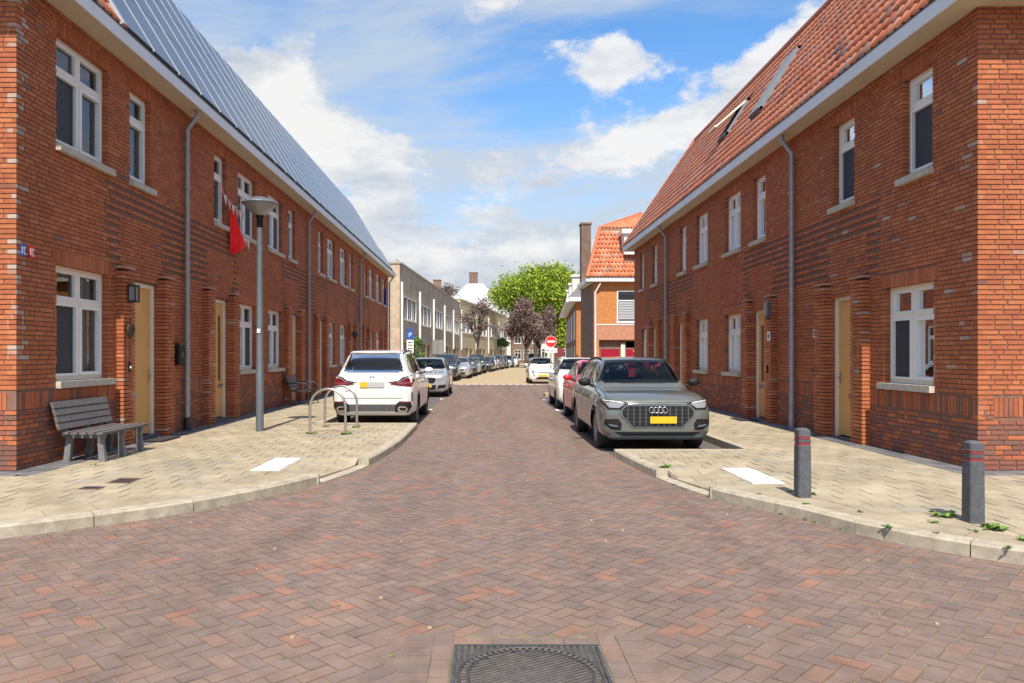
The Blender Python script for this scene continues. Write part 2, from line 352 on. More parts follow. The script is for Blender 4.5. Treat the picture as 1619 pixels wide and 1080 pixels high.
def window(fr, parent, u0, u1, z0, z1, double=None, screen=None, curtain='curtain', sill=True, rec=.10, side=1, detail=True):
    """outer frame, mullion, transom, opening sash; panes and curtain are sub-parts"""
    double = (u1 - u0 > 1.0) if double is None else double
    m = mb('cream_frame'); D0, D1 = -rec - .08, -rec; fw = .065
    fbox(m, fr, u0, u1, z0, z0 + fw, D0, D1); fbox(m, fr, u0, u1, z1 - fw, z1, D0, D1)
    fbox(m, fr, u0, u0 + fw, z0 + fw, z1 - fw, D0, D1); fbox(m, fr, u1 - fw, u1, z0 + fw, z1 - fw, D0, D1)
    zt = z0 + (z1 - z0) * .70; fbox(m, fr, u0 + fw, u1 - fw, zt - .04, zt + .04, D0, D1 + .012)
    cells = []
    if double:
        uc = (u0 + u1) / 2; fbox(m, fr, uc - .04, uc + .04, z0 + fw, zt - .04, D0, D1); fbox(m, fr, uc - .04, uc + .04, zt + .04, z1 - fw, D0, D1)
        cols = [(u0 + fw, uc - .04), (uc + .04, u1 - fw)]
    else: cols = [(u0 + fw, u1 - fw)]
    m.use('white_frame'); panes = []
    for i, (a, b) in enumerate(cols):
        for (c, d_, up) in ((z0 + fw, zt - .04, 0), (zt + .04, z1 - fw, 1)):
            s = .05 if not up else .028; e = .02 if not up else .0
            if screen is not None and i == screen and not up: s = .035
            fbox(m, fr, a, b, c, c + s, D0, D1 + e); fbox(m, fr, a, b, d_ - s, d_, D0, D1 + e); fbox(m, fr, a, a + s, c + s, d_ - s, D0, D1 + e); fbox(m, fr, b - s, b, c + s, d_ - s, D0, D1 + e)
            panes.append((a + s, b - s, c + s, d_ - s, i, up))
    w = m.build('window', parent)
    for (a, b, c, d_, i, up) in panes:
        mb('window_glass').add([fr.p(a, c, D0 + .03), fr.p(b, c, D0 + .03), fr.p(b, d_, D0 + .03), fr.p(a, d_, D0 + .03)], [(0, 1, 2, 3)]).build('pane', w)
        if detail and screen is not None and i == screen and not up:
            q = mb('dark_screen'); fbox(q, fr, a, b, c, d_, D0 + .045, D0 + .052); q.build('insect_screen', w)
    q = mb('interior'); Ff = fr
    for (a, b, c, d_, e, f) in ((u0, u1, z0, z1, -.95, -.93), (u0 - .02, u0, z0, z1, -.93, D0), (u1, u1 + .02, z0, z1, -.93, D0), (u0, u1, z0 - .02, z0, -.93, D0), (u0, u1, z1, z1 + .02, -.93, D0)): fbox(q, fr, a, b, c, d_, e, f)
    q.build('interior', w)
    if curtain:
        q = mb(curtain)
        if curtain == 'curtain':
            for (a, b) in ((u0 + .05, u0 + .05 + (u1 - u0) * .26), (u1 - .05 - (u1 - u0) * .30, u1 - .05)):
                k = 9; vs = []
                for i in range(k + 1):
                    u = a + (b - a) * i / k; dd = D0 - .08 + .022 * (i % 2); vs += [fr.p(u, z0 + .04, dd), fr.p(u, z1 - .05, dd)]
                q.add(vs, [(2 * i, 2 * i + 2, 2 * i + 3, 2 * i + 1) for i in range(k)])
        else:
            z = z1 - .08
            while z > z0 + .12: fbox(q, fr, u0 + .07, u1 - .07, z - .034, z, D0 - .065, D0 - .05); z -= .045
        q.build(curtain, w)
    if sill:
        q = mb('sill_stone'); c8 = fr.hexa(u0 - .03, u1 + .10, z0 - .10, z0 - .004, -rec + .0, .075); q.hexa(c8); q.build('sill', w)
    return w
def door(fr, parent, u0, u1, z0, z1, rec=.07, glass_side=0):
    m = mb('cream_frame'); D0, D1 = -rec - .10, -rec; fw = .075
    fbox(m, fr, u0, u0 + fw, z0, z1, D0, D1); fbox(m, fr, u1 - fw, u1, z0, z1, D0, D1); fbox(m, fr, u0 + fw, u1 - fw, z1 - fw, z1, D0, D1)
    f = m.build('door_frame', parent)
    q = mb('door_ochre'); a, b = u0 + fw + .004, u1 - fw - .004; t = z1 - fw - .005; g0, g1 = (a + .14, a + .30) if glass_side == 0 else (b - .30, b - .14); zb, zt2 = z0 + .85, t - .28; E0, E1 = D0 + .02, D1 - .035
    fbox(q, fr, a, g0, z0 + .03, t, E0, E1); fbox(q, fr, g1, b, z0 + .03, t, E0, E1); fbox(q, fr, g0, g1, z0 + .03, zb, E0, E1); fbox(q, fr, g0, g1, zt2, t, E0, E1)
    dr = q.build('door', parent)
    q = mb('door_glass'); fbox(q, fr, g0, g1, zb, zt2, E0 + .01, E1 - .02); q.build('door_pane', dr)
    q = mb('steel'); fbox(q, fr, g0 - .06, g1 + .12, z0 + .70, z0 + .78, E1, E1 + .012); q.build('letter_flap', dr)
    h = b - .07 if glass_side == 0 else a + .07
    q = mb('steel'); fbox(q, fr, h - .02, h + .02, z0 + .95, z0 + 1.17, E1, E1 + .008); q.tube([fr.p(h, z0 + 1.06, E1 + .008), fr.p(h, z0 + 1.06, E1 + .055), fr.p(h + (-.11 if glass_side == 0 else .11), z0 + 1.06, E1 + .055)], .009, 8); q.build('handle', dr)
    q = mb('dark_tile'); fbox(q, fr, u0 - .02, u1 + .02, .02, z0, -.30, .05, .3); q.build('threshold', parent)
def pantile_mesh(w, l, material='roof_tile'):
    xs = [0, .16, .34, .52, .70, .88, 1.0]; hs = [.004, -.012, -.014, 0, .030, .036, .018]
    m = mb(material); vs = []
    for yv, lift in ((0, .030), (l * 1.12, .0)):
        for x, h in zip(xs, hs): vs.append((x * w, yv, h + lift))
    for x, h in zip(xs, hs): vs.append((x * w, 0, h + .030 - .022))
    k = len(xs); fs = [(i, i + 1, k + i + 1, k + i) for i in range(k - 1)] + [(2 * k + i, 2 * k + i + 1, i + 1, i) for i in range(k - 1)]
    m.add(vs, fs, 0, True); me = _mesh0(m, 'roof_tile'); return me
TILE_W, TILE_L = .215, .335
PANTILE = pantile_mesh(TILE_W, TILE_L)
PV = np.array([v.co[:] for v in PANTILE.vertices]); PF = [tuple(p.vertices) for p in PANTILE.polygons]
def tiles_on(parent, P0, Ux, Uy, Un, cells, n_single=0):
    """cells: (a, b) lower left corner of each tile in slope coordinates"""
    P0, Ux, Uy, Un = map(lambda v: np.array(v, float), (P0, Ux, Uy, Un)); Rm = Matrix((Ux, Uy, Un)).transposed(); q = Rm.to_quaternion()
    flip = Rm.determinant() < 0
    c3 = [(P0 + Ux * a + Uy * b) for a, b in cells]; order = list(range(len(cells)))
    if n_single:
        def score(i):
            p = c3[i]; return -(p[1] if in_frame(*p) else 1e6 + p[1])
        order.sort(key=score, reverse=True)
    singles = order[:n_single]; rest = order[n_single:]
    def tint(): return random.random() * .86 if random.random() < .9 else random.uniform(.86, 1)
    for i in singles:
        o = single('roof_tile', PANTILE, parent, Vector(c3[i]) - ORG, tint=tint()); o.matrix_basis = Matrix.Translation(Vector(c3[i]) - ORG) @ Rm.to_4x4()
    if rest:
        m = mb('roof_tile'); me_v = []; me_f = []; ts = []
        for n, i in enumerate(rest):
            vv = c3[i] + PV[:, :1] * Ux + PV[:, 1:2] * Uy + PV[:, 2:] * Un
            t = tint(); off = len(me_v); me_v.extend(map(tuple, vv)); me_f.extend([tuple(j + off for j in f) for f in PF]); ts.extend([t] * len(PF))
        m.v = me_v; m.f = me_f; m.m = [0] * len(me_f); m.t = ts; m.sm = [True] * len(me_f)
        m.build('roof_tiles', parent, kind='stuff')

LEFT = dict(s=-1, X=6.0, Xf=5.59, zt=6.45, Xr=7.92, Zr=10.46, gf=(1.24, 2.88), up=(4.57, 6.12), band=(.89, 1.13), door=(.17, 2.87), pil=3.03, near=9.54, far=45.9, ov=.53, hipf=2.3)
RIGHT = dict(s=1, X=6.33, Xf=5.93, zt=6.09, Xr=8.44, Zr=10.24, gf=(1.17, 2.66), up=(4.28, 5.76), band=(.80, 1.06), door=(.14, 2.66), pil=2.9, near=9.6, far=31.8, ov=.48, hipf=2.3)
def row_house(S, name, label, y0, y1, wins_gf, wins_up, doors, pils, pipe, group, near_end=False, far_end=False, n_brick=0, n_tile=0, roof='tile', panels_from=0, skylights=(), pipe_len=True, gside=0):
    global ORG
    s, X = S['s'], S['X']; root = empty(name, (s * X, y0, 0), 0, label, 'house', group); ORG = Vector((s * X, y0, 0))
    fr = Frame((s * X, 0, 0), (0, 1, 0), (-s, 0, 0)); zt = S['zt']
    ops = [(a, b, S['gf'][0], S['gf'][1]) for a, b, *_ in wins_gf] + [(a, b, S['up'][0], S['up'][1]) for a, b, *_ in wins_up] + [(a, b, -.05, S['door'][1]) for a, b in doors]
    w = mb('mortar'); ends_y0 = y0 - (0.0 if near_end else 0); wall_backing(w, fr, y0 + (.012 if near_end else 0), y1 - (.012 if far_end else 0), -.1, zt, ops)
    # back and inner shell, so that the house is a closed body
    wall = w.build('wall', root); xb = s * (X + 9.0); mb('mortar').box(min(xb, xb - s * .2), max(xb, xb - s * .2), y0 + .02, y1 - .02, -.1, zt).build('rear_wall', root)
    sold = [(a - .10, b + .10, S['gf'][1], S['gf'][1] + .215) for a, b, *_ in wins_gf] + [(a - .08, b + .08, S['up'][1], S['up'][1] + .215) for a, b, *_ in wins_up]
    pu = [(p, p + .40) for p in pils]; bandsegs = []; last = y0
    for a, b in sorted(pu + [(c, d_) for c, d_ in doors]):
        if a > last + .05: bandsegs.append((last, a, *S['band']))
        last = max(last, b)
    if y1 > last + .05: bandsegs.append((last, y1, *S['band']))
    sold += bandsegs
    ribs = []
    if pils:
        lo, hi = min(pils) - .42, max(pils) + .4 + (1.15 if True else 0)
        if pipe and pipe > max(pils): a, b = min(pils) - .25, y1
        else: a, b = y0, max(pils) + .65
        ztop = S['up'][0] - .12
        ribs = [(a, b, ztop - .55, ztop)]
        if pipe and pipe > max(pils): ribs += [(a, a + .35, S['pil'] - .02, ztop - .55), (max(pils) + .15, b, S['pil'] + .05, ztop - .55)]
        else: ribs += [(b - .35, b, S['pil'] - .02, ztop - .55), (a, min(pils) + .25, S['pil'] + .05, ztop - .55)]
    popen = [(a, b, -.1, S['pil']) for a, b in pu]
    pale = None
    if near_end: pale = (lambda u, z: (.45 if u < y0 + .10 and z > 1.3 else 0)) if s < 0 else (lambda u, z: (.12 if u < y0 + .3 and z > 1.3 else .006))
    bs = lay_bricks(y0, y1, .02, zt - .003, ops + popen, ribs, sold, plinth=S['band'][0], pale=pale)
    H = []; T = []; C = []
    def push(f, u0, u1, a, b, d0, d1, t): H.append(f.hexa(u0, u1, a, b, d0, d1)); T.append(t); C.append(((u0 + u1) / 2, (a + b) / 2, d1, u1 - u0, b - a, d1 - d0, f))
    for (u0, u1, a, b, dd, t) in bs: push(fr, u0, u1, a, b, -.115, dd, t)
    for (a, b) in pu:   # pilasters, two bricks wide, alternate bond
        r = 0; z = .02
        while z < S['pil'] - CH:
            cuts = [a, a + .2, b] if r % 2 else [a, a + .1, a + .3, b]
            for i in range(len(cuts) - 1):
                t = random.random() * .6 if random.random() > .035 else random.uniform(.86, .93)
                push(fr, cuts[i] + (.004 if i else 0), cuts[i + 1] - (.004 if i < len(cuts) - 2 else 0), z, z + CH - .013, -.20, .13 + random.uniform(-.001, .001), t)
            z += CH; r += 1
    gfr = None
    if near_end:      # sunlit gable wall round the corner, facing the crossing street
        gfr = Frame((s * X, y0, 0), (s, 0, 0), (0, -1, 0)); gl = 8.6
        q = mb('mortar'); fbox(q, gfr, .012, gl, -.1, zt, -.25, -.010); q.build('wall', root)
        gs = [(.21 if s > 0 else 0, 4.2, *S['band'])]
        for (u0, u1, a, b, dd, t) in lay_bricks(0.0, 4.2, .02, zt - .003, [], [], gs, plinth=S['band'][0]): push(gfr, u0, u1, a, b, -.115, dd, t)
        q = mb('brick'); fbox(q, gfr, 4.2, gl, -.1, zt - .01, -.2, 0, .3); q.build('wall', root)
    if far_end:
        ff = Frame((s * X, y1, 0), (s, 0, 0), (0, 1, 0)); q = mb('brick'); fbox(q, ff, 0.012, 8.8, -.1, zt - .01, -.25, -.002, .3); q.build('wall', root)
    idx = list(range(len(H)))
    if n_brick:
        def sc(i):
            u, z, d1, l, h, dp, f = C[i]; p = f.p(u, z, d1)
            if not in_frame(*p): return 0
            if f is gfr: return l * h / p[1] ** 2
            return l * h * X / p[1] ** 3 * (1.0 if dp < .25 else 1.3)
        idx.sort(key=sc, reverse=True); sel = idx[:n_brick]; idx = idx[n_brick:]
        for i in sel:
            u, z, d1, l, h, dp, f = C[i]
            if f is gfr: loc = f.p(u, z, d1 - dp / 2); scl = (l, h, dp); rt = (R(90), 0, 0)
            else: loc = f.p(u, z, d1 - dp / 2); scl = (l, h, dp); rt = (R(90), 0, R(90 * -s * -1)) if s > 0 else (R(90), 0, R(90))
            o = single('brick', BRICK_MESH, root, (0, 0, 0), (1, 1, 1), T[i]); m3 = Matrix((Vector(f.U) * l, Vector((0, 0, 1)) * h, Vector(f.N) * dp)).transposed()
            o.matrix_basis = Matrix.Translation(Vector(loc) - ORG) @ m3.to_4x4()
    bulk('bricks', [H[i] for i in idx], [T[i] for i in idx], 'brick', root, kind='stuff')
    for (a, b) in pu:
        q = mb('brick'); c8 = fr.hexa(a - .004, b + .004, S['pil'] - .012, S['pil'] + .03, -.02, .138); q.hexa(c8, .87); q.build('pilaster_cap', root)
    for a, b, *k in wins_gf: window(fr, root, a, b, *S['gf'], **(k[0] if k else {}))
    for a, b, *k in wins_up: window(fr, root, a, b, *S['up'], **(k[0] if k else {}))
    for a, b in doors: door(fr, root, a + .02, b - .02, *S['door'], glass_side=gside)
    # eaves: soffit, fascia, gutter edge
    oh = X - S['Xf']; e0 = y0 - (S['ov'] if near_end else 0); e1 = y1 + (.42 if far_end else 0)
    q = mb('soffit'); fbox(q, fr, e0, e1, zt, zt + .03, -.35, oh - .022)
    if near_end: fbox(q, fr, e0, y0 - .0, zt, zt + .03, -9, -.351)
    q.build('soffit', root)
    q = mb('fascia'); fbox(q, fr, e0, e1, zt - .012, zt + .19, oh - .02, oh)
    if near_end: fbox(q, fr, e0 - .02, e0, zt - .012, zt + .19, -9, oh)
    if far_end: fbox(q, fr, e1, e1 + .02, zt - .012, zt + .19, -9, oh)
    q.build('fascia', root)
    q = mb('black_metal'); fbox(q, fr, e0, e1, zt + .19, zt + .215, oh - .05, oh + .008)
    if near_end: fbox(q, fr, e0 - .03, e0 + .03, zt + .19, zt + .215, -9, oh - .051)
    q.build('gutter_edge', root)
    # roof: steep slope with hipped ends, low pitched top behind the ridge line
    zf = zt + .20; Xe, Xr, Zr = S['Xf'] + .03, S['Xr'], S['Zr']; run = Xr - Xe; rise = Zr - zf; L = math.hypot(run, rise)
    ra = e0 + (2.3 if near_end else 0); rb = e1 - (S['hipf'] if far_end else 0)
    q = mb('roof_metal' if roof == 'panel' else 'mortar')
    P = lambda x, y, z: (s * x, y, z)
    q.add([P(Xe, e0, zf), P(Xe, e1, zf), P(Xr, rb, Zr), P(Xr, ra, Zr)], [(0, 1, 2, 3)])
    q.add([P(Xr, ra, Zr), P(Xr, rb, Zr), P(X + 4.4, rb, Zr + .5), P(X + 4.4, ra, Zr + .5)], [(0, 1, 2, 3)])
    q.add([P(X + 4.4, ra, Zr + .5), P(X + 4.4, rb, Zr + .5), P(X + 9, e1, zf), P(X + 9, e0, zf)], [(0, 1, 2, 3)])
    if near_end: q.add([P(Xe, e0, zf), P(Xr, ra, Zr), P(X + 4.4, ra, Zr + .5), P(X + 9, e0, zf)], [(0, 1, 2, 3)])
    if far_end: q.add([P(Xe, e1, zf), P(Xr, rb, Zr), P(X + 4.4, rb, Zr + .5), P(X + 9, e1, zf)], [(0, 1, 2, 3)])
    rf = q.build('roof', root)
    Uy_ = np.array((s * run, 0, rise)) / L; Un_ = np.array((-s * rise, 0, run)) / L; P0 = np.array((s * Xe, 0, zf)) + Un_ * .015
    def lim(b): t = b / L; return (e0 + (ra - e0) * t, e1 + (rb - e1) * t)
    holes = [(a, b, c - .02, d_) for (a, b, c, d_, *_) in skylights]
    cells = []; nrow = int(L / TILE_L)
    hi_u = e1 if roof == 'tile' else min(e1, panels_from)
    for r in range(nrow):
        b = r * TILE_L; l0, l1 = lim(b); u = e0 if not near_end else l0; u = e0 + math.ceil((l0 - e0) / TILE_W) * TILE_W
        while u + TILE_W * .5 < min(l1, hi_u):
            if not any(h0 - TILE_W * .5 < u + TILE_W * .5 < h1 + TILE_W * .3 and q0 - TILE_L * .6 < b < q1 for h0, h1, q0, q1 in holes): cells.append((u, b))
            u += TILE_W
    if cells:
        tiles_on(rf, P0, (0, 1, 0), Uy_, Un_, cells, n_tile)
    if roof == 'tile' or near_end:
        q = mb('roof_tile')
        if roof == 'tile': q.tube([P(Xr, ra, Zr + .02), P(Xr, rb, Zr + .02)], .09, 8, .1)
        if far_end: q.tube([P(Xe, e1, zf + .03), P(Xr, rb, Zr + .03)], .085, 8, .2)
        if near_end: q.tube([P(Xe, e0, zf + .03), P(Xr, ra, Zr + .03)], .085, 8, .2)
        q.build('ridge', rf)
    if roof == 'panel':
        pw, pl = 1.044, (L - .10) / 3
        k = math.ceil((y0 - 11.55) / pw - 1e-6); 
        yv = 11.55 + k * pw
        while yv < y1 - (0 if not far_end else 0) and yv < e1:
            for r in range(3):
                b0 = .06 + r * pl; lo_, hi_ = lim(b0 + pl)
                if yv < panels_from - .01 or (far_end and yv + pw > hi_ + .05) or yv < lo_ - .1: continue
                yb = min(yv + pw, 1e9)
                def pt(u, b, n): return tuple(P0 + np.array((0, u, 0)) + Uy_ * b + Un_ * n)
                def slab(m, u0, u1, b0_, b1_, n0, n1): m.hexa([pt(u0, b0_, n0), pt(u1, b0_, n0), pt(u1, b1_, n0), pt(u0, b1_, n0), pt(u0, b0_, n1), pt(u1, b0_, n1), pt(u1, b1_, n1), pt(u0, b1_, n1)])
                
                q = mb('solar_glass'); slab(q, yv + .03, yb - .03, b0 + .012, b0 + pl - .012, .01, .055)
                q.use('solar_frame'); slab(q, yv + .012, yv + .028, b0, b0 + pl, .01, .062); slab(q, yb - .008, yb - .001, b0, b0 + pl, .01, .06)
                q.build('solar_panel', rf)
            yv += pw
        q = mb('solar_frame')
        if near_end:
            pt = lambda u, b, n: tuple(P0 + np.array((0, u, 0)) + Uy_ * b + Un_ * n)
            u = panels_from; q.hexa([pt(u - .10, .02, 0), pt(u - .01, .02, 0), pt(u - .01, L, 0), pt(u - .10, L, 0), pt(u - .10, .02, .08), pt(u - .01, .02, .08), pt(u - .01, L, .08), pt(u - .10, L, .08)]); q.build('flashing', rf)
    for (h0, h1, b0, b1, opened) in skylights:
        pt = lambda u, b, n: tuple(P0 + np.array((0, u, 0)) + Uy_ * b + Un_ * n)
        def slab(m, u0, u1, b0_, b1_, n0, n1, k=0): m.hexa([pt(u0, b0_, n0), pt(u1, b0_, n0), pt(u1, b1_, n0 - k), pt(u0, b1_, n0 - k), pt(u0, b0_, n1), pt(u1, b0_, n1), pt(u1, b1_, n1 - k), pt(u0, b1_, n1 - k)])
        q = mb('roof_metal'); slab(q, h0, h0 + .06, b0, b1, 0, .12); slab(q, h1 - .06, h1, b0, b1, 0, .12); slab(q, h0, h1, b0, b0 + .07, 0, .12); slab(q, h0, h1, b1 - .07, b1, 0, .12)
        sk = q.build('skylight', rf)
        q = mb('cream_frame' if opened else 'roof_metal'); k = .34 if opened else .0; n = .09 + k
        slab(q, h0 + .06, h0 + .12, b0 + .02, b1 - .07, n, n + .05, k); slab(q, h1 - .12, h1 - .06, b0 + .02, b1 - .07, n, n + .05, k); slab(q, h0 + .12, h1 - .12, b0 + .02, b0 + .09, n, n + .05); q.build('sash', sk)
        q = mb('car_glass'); slab(q, h0 + .12, h1 - .12, b0 + .08, b1 - .07, n + .01, n + .03, k); q.build('pane', sk)
    if pipe:
        q = mb('zinc'); c = lambda d_, z: fr.p(pipe, z, d_)
        q.tube([c(.30, zt + .0), c(.30, zt - .10), c(.09, zt - .38), c(.09, .85 if s < 0 else .9)], .048, 12)
        q.tube([c(.09, 2.3), c(.09, .1)], .054, 12)
        for z in (4.9, 3.4, 1.6): q.tube([c(.09, z), c(.09, z + .04)], .066, 12)
        if s < 0: q.use('black_metal'); q.tube([c(.09, .38), c(.09, .08)], .07, 12)
        q.build('drainpipe', root)
    ORG = Vector((0, 0, 0)); return root
# ------------------------------------------------------------------ ground, road, pavements
def sheet(name, pts, z, material, **kw):
    return mb(material).add([(x, y, z) for x, y in pts], [tuple(range(len(pts)))]).build(name, kind='structure', **kw)
sheet('ground', [(-900, -300), (900, -300), (900, 1500), (-900, 1500)], -.16, 'grey_paving')
KL = [(-1.5, 16.4), (-1.5, 13.6), (-1.56, 12.2), (-1.69, 10.79), (-1.86, 10.0), (-2.07, 9.3), (-2.55, 8.3), (-3.19, 7.42), (-4.24, 6.51), (-5.4, 5.88), (-6.8, 5.5), (-8.5, 5.32), (-12, 5.25), (-30, 5.25)]
KR = [(2.02, 11.8), (2.06, 11.2), (2.22, 9.72), (2.52, 8.43), (2.78, 7.85), (3.05, 7.36), (3.42, 6.50), (3.98, 5.80), (4.7, 5.36), (5.8, 5.05), (7.5, 4.88), (10, 4.8), (30, 4.8)]
def densify(P, step=.12):
    """smooth the kerb line"""
    P = [Vector((*p, 0)) for p in P]; out = []
    for i in range(len(P) - 1):
        p0 = P[max(i - 1, 0)]; p1 = P[i]; p2 = P[i + 1]; p3 = P[min(i + 2, len(P) - 1)]; n = max(2, int((p2 - p1).length / step))
        if (p2 - p1).length > 3: n = 6
        for k in range(n):
            t = k / n; q = .5 * ((2 * p1) + (p2 - p0) * t + (2 * p0 - 5 * p1 + 4 * p2 - p3) * t * t + (3 * p1 - p0 - 3 * p2 + p3) * t ** 3); out.append((q.x, q.y))
    out.append((P[-1].x, P[-1].y)); return np.array(out)
KLd, KRd = densify(KL), densify(KR)
def seg_info(K, side):
    a = K[:-1]; b = K[1:]; t = b - a; t /= np.linalg.norm(t, axis=1)[:, None]
    n = np.stack([t[:, 1], -t[:, 0]], 1)          # towards the pavement
    if side > 0: n = -n
    return a, b, t, n
SL, SR = seg_info(KLd, -1), seg_info(KRd, 1)
def sdist(S, p):
    a, b, t, n = S; L = np.einsum('ij,ij->i', b - a, t); w = np.clip(np.einsum('ij,ij->i', p - a, t), 0, L); q = a + t * w[:, None]; dd = np.linalg.norm(p - q, axis=1); i = int(dd.argmin())
    return float(np.dot(p - a[i], n[i])), i
def clip(poly, nx, ny, c):
    out = []
    for i in range(len(poly)):
        p, q = poly[i], poly[(i + 1) % len(poly)]; fp, fq = nx * p[0] + ny * p[1] - c, nx * q[0] + ny * q[1] - c
        if fp <= 0: out.append(p)
        if (fp < 0) != (fq < 0) and abs(fp - fq) > 1e-9: t = fp / (fp - fq); out.append((p[0] + (q[0] - p[0]) * t, p[1] + (q[1] - p[1]) * t))
    return out
PZ = .12
RAMP = {-1: (9.3, 10.79, -2.5), 1: (8.43, 9.72, 3.02)}
def ph(side, x, y):
    r0, r1, xb = RAMP[side]
    if r0 < y < r1 and (x > xb if side < 0 else x < xb):
        K = KLd if side < 0 else KRd; kx = np.interp(-y, -K[::1][:, 1][:], K[:, 0]); return PZ - min(1, (x - xb) / (kx - xb)) * .105
    return PZ
UT = mb('concrete_tile'); UT.add([(-.15, -.15, -.03), (.15, -.15, -.03), (.15, .15, -.03), (-.15, .15, -.03), (-.1455, -.1455, 0), (.1455, -.1455, 0), (.1455, .1455, 0), (-.1455, .1455, 0)], CUBE_F); TILE_MESH = _mesh0(UT, 'tile')
def pavement(side, S, K, xw, wall_near, y_bay, x_bay, y_end):
    root = mb('tile_joint'); field = []; st = .305
    full = []; part = []
    T0 = 5.0 if side < 0 else 4.6
    rows = int((y_end - T0) / st)
    for r in range(rows):
        y0 = T0 + r * st; y1 = y0 + st
        xs0 = 0.0 + (st / 2 if r % 2 else 0); kmin, kmax = (-48, -4) if side < 0 else (6, 48)
        for k in range(kmin, kmax):
            x0 = xs0 + k * st; x1 = x0 + st; xc, yc = (x0 + x1) / 2, (y0 + y1) / 2
            poly = [(x0, y0), (x1, y0), (x1, y1), (x0, y1)]
            ax = abs(xc)
            if y1 > wall_near - .4:
                if y0 < wall_near - .4: 
                    if ax + st > xw - .4: poly = clip(poly, 0, 1, wall_near - .4) if ax > xw - .4 else poly
                elif ax - st / 2 > xw - .4: continue
                if y0 >= wall_near - .4: poly = clip(poly, side, 0, xw - .4)
            if y1 > y_bay - .15:
                if y0 > y_bay: poly = clip(poly, -side, 0, -(x_bay + .15))
                elif ax < x_bay + .15: poly = clip(poly, 0, 1, y_bay - .15)
                elif ax < x_bay + .15 + st: poly = poly if yc < y_bay else clip(poly, -side, 0, -(x_bay + .15))
            if len(poly) < 3: continue
            if y0 < y_bay:
                off = .15 + (.32 if yc < RAMP[side][0] else 0); dist, i = sdist(S, np.array((xc, yc)))
                if dist < off - .35: continue
                if dist < off + .35:
                    for j in {max(i - 1, 0), i, min(i + 1, len(S[0]) - 1)}:
                        a, n = S[0][j], S[3][j]; poly = clip(poly, -n[0], -n[1], -(np.dot(a, n) + off))
                        if len(poly) < 3: break
            if len(poly) < 3: continue
            field.append(poly); rz = [ph(side, *p) for p in poly]
            if len(poly) == 4 and abs(abs((poly[0][0] - poly[2][0]) * (poly[0][1] - poly[2][1])) - st * st) < 1e-3 and max(rz) - min(rz) < 1e-4: full.append((xc, yc, rz[0]))
            else: part.append(poly)
    return root, field, full, part
